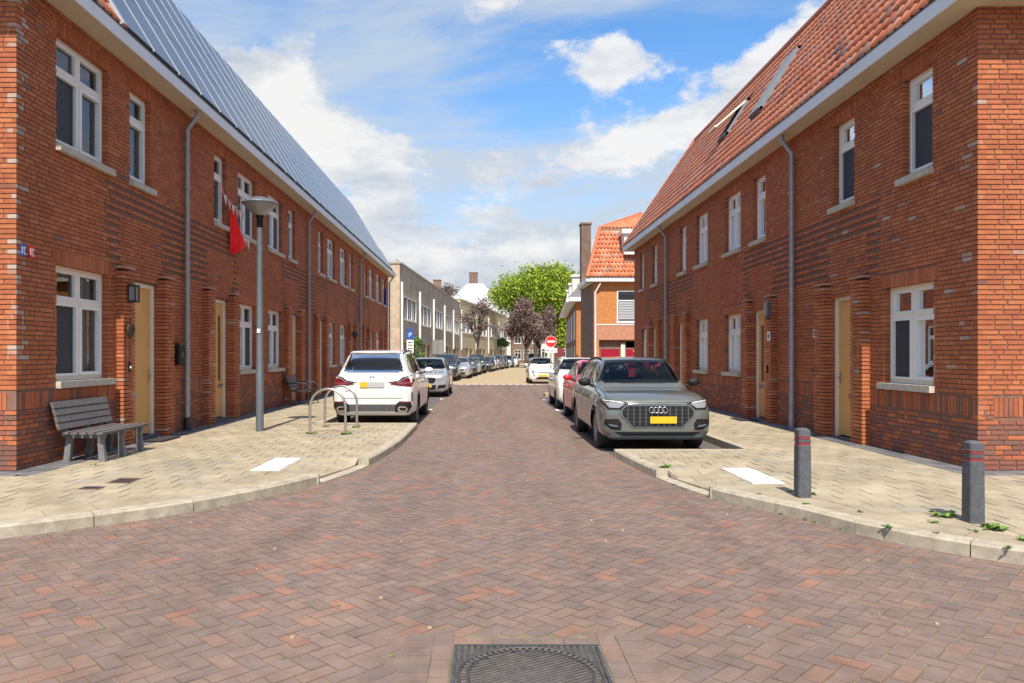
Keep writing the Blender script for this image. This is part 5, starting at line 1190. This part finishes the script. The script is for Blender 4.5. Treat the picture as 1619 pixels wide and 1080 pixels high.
        panel('grille', [(-.34, H * .36), (.34, H * .36), (.42, H * .44), (.38, H * .49), (-.38, H * .49), (-.42, H * .44)], 'front', 'black_plastic', .012)
        panel('grille_bar', [(-.38, H * .42), (.38, H * .42), (.38, H * .435), (-.38, H * .435)], 'front', 'chrome', .025); q = mb('chrome'); hit = bvh.ray_cast(Vector((0.1, -3, H * .43)), Vector((0, 1, 0)))[0]; q.torus((0, hit.y - .03, H * .43), .075, .01, 'y', 20, 5); q.build('emblem', root)
        both('headlight', [(.48, H * .44), (.66, H * .42), (.84, H * .50), (.84, H * .56), (.66, H * .52), (.50, H * .48)], 'front', 'lamp_lens', .01)
        both('air_intake', [(.46, H * .22), (.76, H * .24), (.82, H * .32), (.52, H * .31)], 'front', 'black_plastic', .01); panel('lower_intake', [(-.40, H * .20), (.40, H * .20), (.44, H * .31), (-.44, H * .31)], 'front', 'black_plastic', .01)
        plate_at(-.26, .26, H * .25, H * .32, 'front')
    elif front == 'round':
        both('headlight', [(.56 + .10 * math.cos(t), H * .46 + .10 * math.sin(t)) for t in np.linspace(0, 2 * math.pi, 17)[:-1]], 'front', 'chrome', .012); both('headlight_lens', [(.56 + .085 * math.cos(t), H * .46 + .085 * math.sin(t)) for t in np.linspace(0, 2 * math.pi, 15)[:-1]], 'front', 'lamp_lens', .018)
        both('fog_light', [(.50 + .055 * math.cos(t), H * .325 + .055 * math.sin(t)) for t in np.linspace(0, 2 * math.pi, 12)[:-1]], 'front', 'lamp_lens', .012)
        panel('lower_intake', [(-.40, H * .18), (.40, H * .18), (.36, H * .25), (-.36, H * .25)], 'front', 'black_plastic', .01); plate_at(-.26, .26, H * .275, H * .35, 'front'); panel('badge_bar', [(-.28, H * .425), (.28, H * .425), (.28, H * .445), (-.28, H * .445)], 'front', 'chrome', .016)
    else:
        panel('grille', [(-.40, H * .38), (.40, H * .38), (.46, H * .44), (-.46, H * .44)], 'front', 'black_plastic', .012); both('headlight', [(.50, H * .42), (.70, H * .42), (.80, H * .48), (.80, H * .53), (.56, H * .47)], 'front', 'lamp_lens', .01)
        panel('lower_intake', [(-.50, H * .20), (.50, H * .20), (.56, H * .29), (-.56, H * .29)], 'front', 'black_plastic', .01)
        plate_at(-.26, .26, H * .31, H * .37, 'front')
    if rear == 'white_suv':
        both('tail_light', [(.40, H * .555), (.62, H * .535), (.85, H * .520), (.90, H * .60), (.86, H * .645), (.70, H * .625), (.60, H * .585), (.42, H * .57)], 'rear', 'tail_red', .012); both('tail_light_bar', [(.50, H * .560), (.66, H * .557), (.84, H * .560), (.84, H * .575), (.64, H * .575)], 'rear', 'band_red', .017, .05)
        both('tail_surround', [(.36, H * .572), (.60, H * .592), (.70, H * .632), (.84, H * .652), (.84, H * .662), (.66, H * .642), (.56, H * .602), (.36, H * .582)], 'rear', 'black_plastic', .010)
        panel('number_plate', [(-.27, H * .515), (.27, H * .515), (.27, H * .582), (-.27, H * .582)], 'rear', 'blind', .018, .12); panel('number_plate', [(.10, H * .515), (.27, H * .515), (.27, H * .582), (.10, H * .582)], 'rear', 'plate_yellow', .021, .12)
        hit = bvh.ray_cast(Vector((.05, L + 3, H * .635)), Vector((0, -1, 0)))[0]; q = mb('lamp_grey'); q.torus((0, hit.y + .012, H * .635), .045, .010, 'y', 20, 5); q.build('emblem', root)
        panel('bumper_trim', [(-.50, H * .215), (.50, H * .215), (.56, H * .30), (-.56, H * .30)], 'rear', 'cast_iron', .012)
        both('exhaust_surround', [(.50, H * .20), (.78, H * .20), (.86, H * .27), (.84, H * .335), (.60, H * .34), (.50, H * .29)], 'rear', 'black_plastic', .016); both('reflector', [(.58, H * .318), (.82, H * .318), (.82, H * .335), (.60, H * .335)], 'rear', 'tail_red', .02)
        both('exhaust_tip', [(.585, H * .215), (.745, H * .215), (.78, H * .245), (.745, H * .275), (.60, H * .275), (.565, H * .245)], 'rear', 'chrome', .04, .05); both('exhaust_pipe', [(.61, H * .226), (.73, H * .226), (.75, H * .245), (.73, H * .262), (.62, H * .262), (.595, H * .245)], 'rear', 'black_plastic', .046, .05)
        both('bumper_vent', [(.855, H * .34), (.875, H * .34), (.875, H * .45), (.855, H * .45)], 'rear', 'black_plastic', .01, .05)
        panel('tailgate_gap', [(-.66, H * .375), (.66, H * .375), (.66, H * .382), (-.66, H * .382)], 'rear', 'black_plastic', .003, .1); panel('spoiler', [(-w1_ * 1.02, zr1 + .015), (w1_ * 1.02, zr1 + .015), (w1_ * .96, zr1 + .045), (-w1_ * .96, zr1 + .045)], 'rear', 'paint_' + col, .05, .1)
        panel('model_badge', [(.42, H * .468), (.60, H * .468), (.60, H * .476), (.42, H * .476)], 'rear', 'lamp_grey', .008, .1)
        panel('diffuser', [(-.80, H * .165), (.80, H * .165), (.82, H * .205), (-.82, H * .205)], 'rear', 'bell_white', .018, .1)
    elif detail > 0:
        both('tail_light', [(.62, H * .50), (.80, H * .50), (.82, H * .62), (.66, H * .60)], 'rear', 'tail_red', .01)
    return root
GP = 'cars parked along the right side'; GQ = 'cars parked along the left side'
make_car('parked_car', 'suv', 4.45, 1.86, 1.575, 'nardo', 'grey SUV with large mesh grille and four ring emblem parked at right', GP, loc=(2.80, 12.15), front='suv_rings', trim=False, rails=True, wr=.35)
make_car('parked_car', 'hatch', 3.55, 1.64, 1.50, 'red', 'small bright red hatchback parked behind the grey SUV', GP, loc=(2.88, 16.95), fw=.20, rw=.84, wr=.29, front='round')
make_car('parked_car', 'hatch', 3.6, 1.66, 1.54, 'white', 'small white hatchback with dark mirrors parked behind the red one', GP, loc=(2.92, 21.85), fw=.19, rw=.84, wr=.29, front='round')
make_car('parked_car', 'hatch', 3.57, 1.63, 1.49, 'white', 'small white car with round headlights and dark roof facing along the far street', GP, loc=(3.22, 41.9), fw=.19, rw=.83, wr=.29, front='round', black_roof=True)
make_car('parked_car', 'suv', 4.72, 1.89, 1.74, 'white', 'white SUV seen from behind with dark red tail lights and twin exhausts', GQ, loc=(-2.50, 21.15), flip=True, rear='white_suv', rails=True, wr=.365, fw=.19, rw=.80)
make_car('parked_car', 'suv', 4.4, 1.80, 1.52, 'silver', 'silver compact SUV facing the camera beyond the white SUV', GQ, loc=(-2.32, 28.4), front='silver_suv', wr=.34)
far = [(-2.65, 46.2, 'suv', 'dark', 'dark blue grey SUV, first in the far left row', 4.5, 1.72), (-1.95, 51.4, 'hatch', 'silver', 'light blue silver hatchback behind the dark SUV in the far left row', 4.1, 1.48), (-1.62, 56.4, 'hatch', 'dark', 'dark hatchback third in the far left row', 4.0, 1.5), (-1.30, 61.2, 'hatch', 'silver', 'pale silver hatchback fourth in the far left row', 4.1, 1.48),
       (-.92, 66.0, 'suv', 'black', 'black SUV halfway along the far left row', 4.5, 1.72), (-.35, 72, 'hatch', 'dark', 'dark hatchback just beyond the black SUV', 4.1, 1.5), (.15, 77.5, 'hatch', 'white', 'pale hatchback between two dark cars far along the left row', 4.1, 1.5), (.85, 83.5, 'suv', 'grey', 'grey SUV far along the left row of parked cars', 4.4, 1.66), (1.6, 90, 'hatch', 'blue', 'dark blue hatchback before the last cars of the left row', 4.1, 1.5), (2.5, 97, 'suv', 'silver', 'silver SUV, last but one of the far left row', 4.3, 1.62), (3.6, 105, 'hatch', 'white', 'whitish hatchback, last of the far left row', 4.0, 1.5)]
for (x, y, kd, c, lab, L_, H_) in far: r = make_car('parked_car', kd, L_, 1.78, H_, c, lab, 'cars parked in the far left row', loc=(x, y), detail=0, wr=.31, rails=False); r.rotation_euler.z = R(-2 if y < 70 else -7)
make_car('parked_van', 'suv', 4.6, 1.85, 1.95, 'blue', 'dark blue van parked under the trees at the end of the street', 'cars at the end of the street', loc=(7.2, 112), detail=0, wr=.32)
make_car('parked_car', 'hatch', 4.1, 1.75, 1.46, 'grey', 'dark grey car behind the small white car with the dark roof', 'cars at the end of the street', loc=(5.2, 70), detail=0, wr=.31)
# ------------------------------------------------------------------ far buildings
def simple_window(fr, root, u0, u1, z0, z1, frame='white_frame', cols=2, transom=True, sill=True, glass='car_glass', rec=.05, name='window'):
    m = mb(frame); f = .07; fbox(m, fr, u0, u1, z0, z0 + f, -rec, .01); fbox(m, fr, u0, u1, z1 - f, z1, -rec, .01); fbox(m, fr, u0, u0 + f, z0 + f, z1 - f, -rec, .01); fbox(m, fr, u1 - f, u1, z0 + f, z1 - f, -rec, .01)
    for k in range(1, cols): c = u0 + (u1 - u0) * k / cols; fbox(m, fr, c - f / 2, c + f / 2, z0 + f, z1 - f, -rec, .005)
    if transom: zt_ = z0 + (z1 - z0) * .68; fbox(m, fr, u0 + f, u1 - f, zt_ - f / 2, zt_ + f / 2, -rec + .001, .002)
    if sill: fbox(m, fr, u0 - .06, u1 + .06, z0 - .07, z0 - .001, -.02, .06)
    w = m.build(name, root); q = mb(glass); fbox(q, fr, u0 + f, u1 - f, z0 + f, z1 - f, -rec - .03, -rec + .012); q.build('pane', w)
    return w
def wall_with(fr, root, u0, u1, z0, z1, ops, material, name='wall', t=.3, top=True):
    m = mb(material); us = sorted({u0, u1, *[o[0] for o in ops], *[o[1] for o in ops]}); zs = sorted({z0, z1, *[o[2] for o in ops], *[o[3] for o in ops]})
    for i in range(len(us) - 1):
        for j in range(len(zs) - 1):
            uc, zc = (us[i] + us[i + 1]) / 2, (zs[j] + zs[j + 1]) / 2
            if any(o[0] < uc < o[1] and o[2] < zc < o[3] for o in ops): continue
            fbox(m, fr, us[i], us[i + 1], zs[j], zs[j + 1], -t, 0, .5 * ((i * 7 + j * 3) % 3) / 2)
    return m.build(name, root)
def along(p0, p1): d_ = np.array((p1[0] - p0[0], p1[1] - p0[1], 0.0)); l = np.linalg.norm(d_); return d_ / l, l
def beige_house(p0, Uv, Nv, w, h, lab, variant, mat_='beige_brick', group='pale brick houses beyond the left terrace', first=False):
    global ORG
    root = empty('brick_house', (p0[0], p0[1], 0), 0, lab, 'house', group); ORG = Vector((p0[0], p0[1], 0)); fr = Frame((p0[0], p0[1], 0), Uv, Nv)
    up = (1.3, w - 1.0, h * .53, h * .74) if variant != 1 else (.9, w - .9, h * .52, h * .73); gf = (.9, w * .52, .0, 2.5); gd = (w * .60, w * .60 + 1.9, 0.0, 2.45)
    ops = [up, gf, gd]; wall_with(fr, root, 0, w, 0, h, ops, mat_); Nn = np.array(Nv); 
    m = mb(mat_); fbox(m, fr, .0, w, 0, h - .2, -9, -.31, .6); m.build('body', root)
    m = mb('kerb_concrete' if mat_ != 'yellow_render' else 'white_wall'); fbox(m, fr, -.02, w + .02, h, h + .12, -.4, .08); m.build('parapet', root)
    simple_window(fr, root, *up[:4], cols=3, transom=False, glass='car_glass', rec=.12)
    q = mb('dark_brick' if variant != 2 else 'teal_door'); fbox(q, fr, gf[0], gf[1], 0, 2.5, -.9, -.85); fbox(q, fr, gd[0], gd[1], 0, 2.45, -.55, -.5); q.build('garage_door', root)
    q = mb('interior'); fbox(q, fr, gf[0], gf[1], 0, .01, -.85, -.3); q.build('porch_floor', root)
    q = mb('white_frame'); q.tube([fr.p(.25, 2.3 if variant else 1.9, .1), fr.p(.25, h - 1.2, .1)], .09, 8); q.build('drainpipe', root)
    if first: 
        g_ = Frame((p0[0], p0[1], 0), -np.array(Nv), -np.array(Uv)); q = mb(mat_); fbox(q, g_, 0.0, 9, 0, h - .01, -.2, .005, .9); q.build('side_wall', root); q = mb('kerb_concrete'); fbox(q, g_, -.05, 9, h, h + .13, -.2, .06); q.build('parapet', root)
    if variant in (0, 2): q = mb('zinc'); q.tube([fr.p(w * .5, h, -1), fr.p(w * .5, h + .8, -1)], .03, 6); q.tube([fr.p(w * .5, h + .8, -1), fr.p(w * .5 + 1.2, h + .8, -1)], .03, 6); q.build('aerial', root)
    if variant == 1: q = mb('mortar'); fbox(q, fr, w * .3, w * .3 + .6, h - .2, h + .9, -2.4, -1.8); q.build('chimney', root)
    ORG = Vector((0, 0, 0)); return root
p0, p1 = (-5.76, 50.0), (-3.1, 89.0); Uv, Lg = along(p0, p1); Nv = np.array((Uv[1], -Uv[0], 0)); nH = 5; wH = Lg / nH
labs = ['flat roofed pale brick house next to the end of the left terrace', 'second flat roofed pale brick house with a green bush at its front', 'third flat roofed pale brick house behind tall blue panels', 'fourth flat roofed pale brick house with white curtains upstairs', 'fifth flat roofed pale brick house, last before the bend']
for k in range(nH): q = np.array((p0[0], p0[1], 0)) + Uv * wH * k; beige_house(q, Uv, Nv, wH - .001, 7.75, labs[k], k % 3, first=(k == 0))
p0, p1 = (-3.05, 89.5), (3.6, 128.0); Uv, Lg = along(p0, p1); Nv = np.array((Uv[1], -Uv[0], 0)); wH = Lg / 4
labs = ['first yellowish house beyond the bend with pale blue door', 'second yellowish house beyond the bend behind the thin purple tree', 'third yellowish house beyond the bend', 'last yellowish house beyond the bend, beside the large trees']
for k in range(4): q = np.array((p0[0], p0[1], 0)) + Uv * wH * k; beige_house(q, Uv, Nv, wH - .001, 8.3, labs[k], 2 if k == 0 else k % 2, 'yellow_render', 'yellowish houses beyond the bend', first=(k == 0))
def box_house(name, x0, x1, y0, y1, h, wallm, roofm, rh, lab, wins=(), group=None, hip=1.5, chim=(), overhang=.4):
    """detached block with hipped roof; windows given as (u0, u1, z0, z1) on the face towards the crossing"""
    root = empty(name, ((x0 + x1) / 2, y0, 0), 0, lab, 'house', group); global ORG; ORG = Vector(((x0 + x1) / 2, y0, 0)); fr = Frame((x0, y0, 0), (1, 0, 0), (0, -1, 0))
    wall_with(fr, root, 0, x1 - x0, 0, h, wins, wallm); m = mb(wallm); m.box(x0, x1, y0 + .31, y1, 0, h - .01, .5); m.build('body', root)
    for w_ in wins: simple_window(fr, root, *w_, cols=2)
    o = overhang; m = mb('white_frame'); m.box(x0 - o, x1 + o, y0 - o, y1 + o, h, h + .25); m.build('cornice', root)
    m = mb(roofm); a = [(x0 - o, y0 - o, h + .25), (x1 + o, y0 - o, h + .25), (x1 + o, y1 + o, h + .25), (x0 - o, y1 + o, h + .25)]; b = [(x0 + hip, y0 + hip, h + rh), (x1 - hip, y0 + hip, h + rh), (x1 - hip, y1 - hip, h + rh), (x0 + hip, y1 - hip, h + rh)]
    m.add(a + b, [(0, 1, 5, 4), (1, 2, 6, 5), (2, 3, 7, 6), (3, 0, 4, 7), (4, 5, 6, 7)], .4); m.build('roof', root)
    for (cx, cy, cw, cz) in chim: m = mb('dark_brick'); m.box(cx - cw, cx + cw, cy - cw, cy + cw, h, cz, .2); m.box(cx - cw - .06, cx + cw + .06, cy - cw - .06, cy + cw + .06, cz, cz + .12); m.build('chimney', root)
    ORG = Vector((0, 0, 0)); return root
# orange roofed house closing the side street at right
HX, HY = 6.33, 43.7
root = empty('brick_house', (HX, HY, 0), 0, 'sunlit orange brick house with steep orange tiled roof and crimson doors at right', 'house'); ORG = Vector((HX, HY, 0)); fr = Frame((HX, HY, 0), (1, 0, 0), (0, -1, 0))
wops = [(1.35, 3.6, 3.55, 5.40), (.30, 3.35, 0, 2.5)]
wall_with(fr, root, 0, 9, 2.52, 5.9, [wops[0]], 'orange_brick'); wall_with(fr, root, 0, 9, 0, 2.52, [wops[1]], 'orange_brick')
q = mb('pink_brick'); fbox(q, fr, .1, 3.9, 2.52, 3.38, -.01, .012); q.build('brick_band', root)
q = mb('white_frame'); fbox(q, fr, .02, 9, 3.38, 3.43, -.01, .03); fbox(q, fr, -.5, 9.2, 5.9, 6.15, -.3, .42); fbox(q, Frame((HX, HY, 0), (0, 1, 0), (-1, 0, 0)), 0, 4.6, 5.9, 6.15, -.3, .42); q.build('cornice', root)
q = mb('white_frame'); q.tube([fr.p(.08, 0, .08), fr.p(.08, 5.3, .08), fr.p(.35, 5.8, .3)], .055, 8); q.build('drainpipe', root)
sw = Frame((HX, HY, 0), (0, 1, 0), (-1, 0, 0)); q = mb('dark_brick'); fbox(q, sw, .3, 6.0, 0, 5.9, -9, 0); q.build('side_wall', root)
w_ = simple_window(fr, root, *wops[0], cols=2); q = mb('blind')
z = 4.74
while z > 3.7: fbox(q, fr, 1.45, 3.5, z - .125, z, -.036, -.03); z -= .15
q.build('blind', w_)
q = mb('white_wall'); fbox(q, fr, .30, 3.35, 0, 2.5, -.6, -.35); fbox(q, fr, 1.62, 1.86, 0, 2.3, -.35, -.2); q.build('entrance', root)
for (a, b) in ((.45, 1.55), (1.95, 3.1)): q = mb('crimson_paint'); fbox(q, fr, a, b, 0, 1.97, -.35, -.28); q.build('door', root)
q = mb('interior'); fbox(q, fr, 1.95, 3.1, 2.05, 2.42, -.35, -.3); q.build('fanlight', root)
# its tiled roof: visible front slope and left hip, tiles in rows
e0 = np.array((HX - .45, HY - .45, 6.15)); tp = np.array((HX + .55, HY + 1.35, 9.3)); q = mb('mortar')
q.add([tuple(e0), (HX + 9.4, HY - .45, 6.15), (HX + 9.4, HY + 1.35, 9.3), tuple(tp)], [(0, 1, 2, 3)]); q.add([tuple(e0), tuple(tp), (HX + .1, HY + 2.6, 6.15)], [(0, 1, 2)]); q.add([tuple(tp), (HX + 2.2, HY + 4.6, 10.4), (HX + 2.0, HY + 6, 6.0), (HX + .1, HY + 2.6, 6.15)], [(0, 1, 2, 3)]); q.add([tuple(tp), (HX + 9.4, HY + 1.35, 9.3), (HX + 9.4, HY + 6, 11.0), (HX + 4.0, HY + 6, 11.0)], [(0, 1, 2, 3)]); rf = q.build('roof', root)
sl = math.hypot(1.8, 3.15); Uy2 = np.array((0, 1.8, 3.15)) / sl; Un2 = np.array((0, -3.15, 1.8)) / sl; cl = []
for r_ in range(int(sl / TILE_L)):
    b = r_ * TILE_L; a = b / sl * 1.0
    while a < 6.2: cl.append((a, b)); a += TILE_W
tiles_on(rf, e0 + Un2 * .02, (1, 0, 0), Uy2, Un2, cl)
sl3 = math.hypot(4.65, 1.7); U3 = np.array((0, 4.65, 1.7)) / sl3; N3 = np.array((0, -1.7, 4.65)) / sl3; cl = []
for r_ in range(int(sl3 / TILE_L)):
    b = r_ * TILE_L; a = b / sl3 * 3.45
    while a < 5.5: cl.append((a, b)); a += TILE_W
tiles_on(rf, tp + N3 * .02, (1, 0, 0), U3, N3, cl)
q = mb('roof_tile'); q.tube([tuple(e0), tuple(tp), (HX + 4.0, HY + 6, 11.05)], .12, 8, .1); q.build('ridge', rf)
q = mb('white_frame'); q.box(HX + 1.75, HX + 3.1, HY - .2, HY + 1.3, 7.5, 8.7); q.box(HX + 1.6, HX + 3.25, HY - .35, HY + 1.4, 8.7, 8.95); dm = q.build('dormer', rf); q = mb('car_glass'); q.box(HX + 2.0, HX + 2.85, HY - .22, HY - .19, 7.75, 8.5); q.build('pane', dm)
q = mb('dark_brick'); q.box(HX - .12, HX + .50, HY + 4.7, HY + 5.6, 5.9, 10.1); q.box(HX - .17, HX + .55, HY + 4.65, HY + 5.65, 10.1, 10.22); q.build('chimney', root)
ORG = Vector((0, 0, 0))
# darker row further down on the right
root = empty('brick_house', (6.9, 60, 0), 0, 'dark brick house with tall white windows and slate roof beyond the chimney', 'house'); ORG = Vector((6.9, 60, 0))
Uv, Lg = along((6.75, 56.0), (8.6, 80)); Nv = np.array((-Uv[1], Uv[0], 0)); fr = Frame((6.75, 56, 0), Uv, Nv); ops = []
for k in range(4): a = 1.2 + k * 5.9; ops += [(a, a + 2.6, 2.9, 5.0), (a, a + 2.2, .1, 2.3)]
wall_with(fr, root, 0, Lg, 0, 5.6, ops, 'dark_brick')
for o in ops: simple_window(fr, root, *o, cols=2, glass='curtain' if o[2] > 2 else 'car_glass')
q = mb('orange_brick'); q.box(6.76, 15, 55.7, 55.99, 0, 5.6); q.build('end_wall', root); q = mb('white_frame'); fbox(q, fr, -.3, Lg, 5.6, 5.9, -.3, .7); q.box(6.2, 8.2, 55.2, 55.99, 5.62, 5.92); q.build('cornice', root)
q = mb('slate'); A = lambda u, d_, z: fr.p(u, z, d_); q.add([A(-.3, .6, 5.9), A(Lg, .6, 5.9), A(Lg, -2.4, 9.2), A(.6, -2.4, 9.2)], [(0, 1, 2, 3)]); q.add([A(-.3, .6, 5.9), A(.6, -2.4, 9.2), A(.6, -8, 9.2), A(-.3, -9, 5.9)], [(0, 1, 2, 3)]); q.build('roof', root)
for u in (4, 11, 18): q = mb('white_wall'); fbox(q, fr, u, u + 1.6, 6.4, 7.9, -1.6, .1); fbox(q, fr, u - .1, u + 1.7, 7.9, 8.1, -1.8, .2); q.build('dormer', root)
ORG = Vector((0, 0, 0))
# closing rows behind the trees, and the pale roof behind the yellowish houses
box_house('brick_house', -8.5, 4.5, 134, 146, 8.4, 'white_wall', 'pale_roof', 6.6, 'house with a large pale grey roof and chimneys behind the yellowish houses', hip=5.0, chim=((-2.3, 140, .8, 17.0), (1.5, 142, .5, 14.2)))
box_house('brick_house', 5.2, 11.0, 150, 160, 9.5, 'dark_brick', 'slate', 3.5, 'dark brick house with slate roof hidden behind the large green tree', hip=2.0, wins=[(a, a + 1.3, z, z + 1.9) for a in (.6, 2.4, 4.2) for z in (.8, 4)])
for k, (x0, x1, y, m_, lab) in enumerate(((3.0, 9.0, 165, 'dark_brick', 'dark house front behind the trees with white windows'), (9.2, 15.2, 166, 'white_wall', 'whitish house front behind the trees at the end of the street'), (15.4, 23, 164, 'dark_brick', 'dark brick house at the end of the street behind the sign'))):
    box_house('brick_house', x0, x1, y, y + 9, 8.5, m_, 'slate', 3.2, lab, wins=[(a, a + 1.4, z, z + 1.9) for a in (.8, 3.2) for z in (1.2, 5)], group='houses closing the far end of the street')
box_house('brick_house', -14, -4.5, 96, 130, 7.0, 'beige_brick', 'pale_roof', 3.2, 'greyish hipped roof rising behind the flat roofed pale houses', hip=3.0, chim=((-6.5, 100, .5, 11.6),))

# ------------------------------------------------------------------ trees
def tree(x, y, lab, crown, trunk_h, trunk_r, leafmat, n, leaf, dens=1.0, cat='tree', name='tree', lobes=14, seed=1, limbs=6, hollow=.35):
    rs = random.Random(seed); root = empty(name, (x, y, 0), 0, lab, cat); (cx, cy, cz, rx, ry, rz) = crown
    m = mb('bark'); m.tube([(0, 0, 0), (rs.uniform(-.1, .1), 0, trunk_h * .5), (cx * .4, cy * .4, trunk_h)], [trunk_r, trunk_r * .8, trunk_r * .62], 10)
    L_ = []
    for k in range(lobes):
        a = rs.uniform(0, 6.28); e = rs.uniform(-.75, 1.25); rr = rs.uniform(.45, .85); c_ = (cx + rx * rr * math.cos(a) * math.cos(e), cy + ry * rr * math.sin(a) * math.cos(e), cz + rz * rr * math.sin(e)); L_.append((c_, rs.uniform(.24, .44)))
    for k in range(limbs):
        c_ = L_[k % lobes][0]; mid = (c_[0] * .45, c_[1] * .45, trunk_h + (c_[2] - trunk_h) * .55); m.tube([(cx * .3, cy * .3, trunk_h * .88), mid, c_], [trunk_r * .45, trunk_r * .28, trunk_r * .1], 7)
        for j in range(2): q = (c_[0] + rs.uniform(-1, 1) * rx * .3, c_[1] + rs.uniform(-1, 1) * ry * .3, c_[2] + rs.uniform(-.2, 1) * rz * .25); m.tube([mid, q], [trunk_r * .18, trunk_r * .05], 5)
    m.build('trunk', root)
    m = mb(leafmat)
    for k in range(n):
        c_, s_ = L_[rs.randrange(lobes)]
        d_ = Vector((rs.gauss(0, 1), rs.gauss(0, 1), rs.gauss(0, 1))).normalized() * (rs.random() ** hollow) * (1 + .25 * rs.gauss(0, 1))
        p = Vector((c_[0] + d_.x * rx * s_, c_[1] + d_.y * ry * s_, c_[2] + d_.z * rz * s_)); l = leaf * rs.uniform(.6, 1.3)
        n_ = Vector((rs.gauss(0, .6), rs.gauss(0, .6), rs.uniform(.1, 1))).normalized(); t_ = n_.orthogonal().normalized(); t_.rotate(Matrix.Rotation(rs.uniform(0, 6.28), 3, n_)); b_ = n_.cross(t_)
        m.add([tuple(p - t_ * l * .5), tuple(p - b_ * l * .26 + n_ * l * .08), tuple(p + t_ * l * .5), tuple(p + b_ * l * .26 + n_ * l * .08)], [(0, 1, 2, 3)], max(0.001, min(1, .5 + .25 * rs.gauss(0, 1) + d_.z * .1)))
    m.build('crown', root); return root
tree(7.5, 112, 'large bright green tree with a broad crown at the end of the street', (0, 0, 10.0, 6.9, 5.2, 5.6), 5.0, .35, 'leaf_green', 34000, .40, seed=3, lobes=34)
tree(5.2, 96, 'dark purple leaved tree in front of the large green one, nearer the left', (0, 0, 5.8, 2.6, 2.6, 3.5), 2.6, .24, 'leaf_purple', 13000, .28, seed=8, lobes=14)
tree(7.3, 101, 'dark purple leaved tree in front of the large green one, nearer the no entry sign', (0, 0, 5.4, 2.1, 2.2, 2.9), 2.6, .24, 'leaf_purple', 13000, .28, seed=12, lobes=14)
tree(10.1, 108, 'slimmer bright green tree between the purple tree and the slate roofed house', (0, 0, 6.6, 2.0, 2.3, 5.2), 3.4, .25, 'leaf_green', 6000, .42, seed=5, lobes=12)
tree(-.85, 79.5, 'small sparse tree with reddish leaves before the pale brick houses', (0, 0, 5.6, 2.3, 2.3, 2.0), 3.0, .17, 'leaf_purple', 1500, .27, seed=21, lobes=10, limbs=9)
tree(1.9, 119, 'low fresh green tree among the parked cars at the far left', (0, 0, 3.5, 2.2, 2.0, 1.0), 2.3, .14, 'leaf_fresh', 2400, .32, seed=31, lobes=8)
tree(-5.1, 55.2, 'bright green bush growing against the second pale brick house', (0, 0, 1.9, .75, .6, 1.5), .8, .05, 'leaf_fresh', 1300, .17, seed=41, lobes=10, cat='bush', name='bush')
tree(-7.5, 122, 'dark reddish tree top rising behind the pale grey roof', (0, 0, 11.4, 4.0, 3.0, 2.4), 8.0, .25, 'leaf_purple', 2600, .40, seed=43, lobes=10)
# plant in front of the crimson doors
r = empty('potted_plant', (8.35, 40.6, 0), 0, 'slender plant with pinkish flowers before the crimson doors', 'plant'); mb('rust_iron').lathe([(.16, 0), (.24, .5), (.25, .5), (.22, .46), (0, .46)], n=14).build('pot', r)
m = mb('bark'); m.tube([(0, 0, .4), (.05, 0, 1.2), (.12, 0, 2.05)], .02, 6); m.build('stem', r); m = mb('leaf_fresh')
for k in range(260): t = random.random(); tuft(m, random.gauss(0, .16), random.gauss(0, .12), .6 + t * 1.3, .12, 1, .9)
m.build('leaves', r); m = mb('flower')
for k in range(26): x, y, z = random.gauss(-.05, .16), random.gauss(-.08, .08), random.uniform(.9, 1.9); m.lathe([(0, -.04), (.045, 0), (0, .04)], (x, y, z), 6)
m.build('blossoms', r)
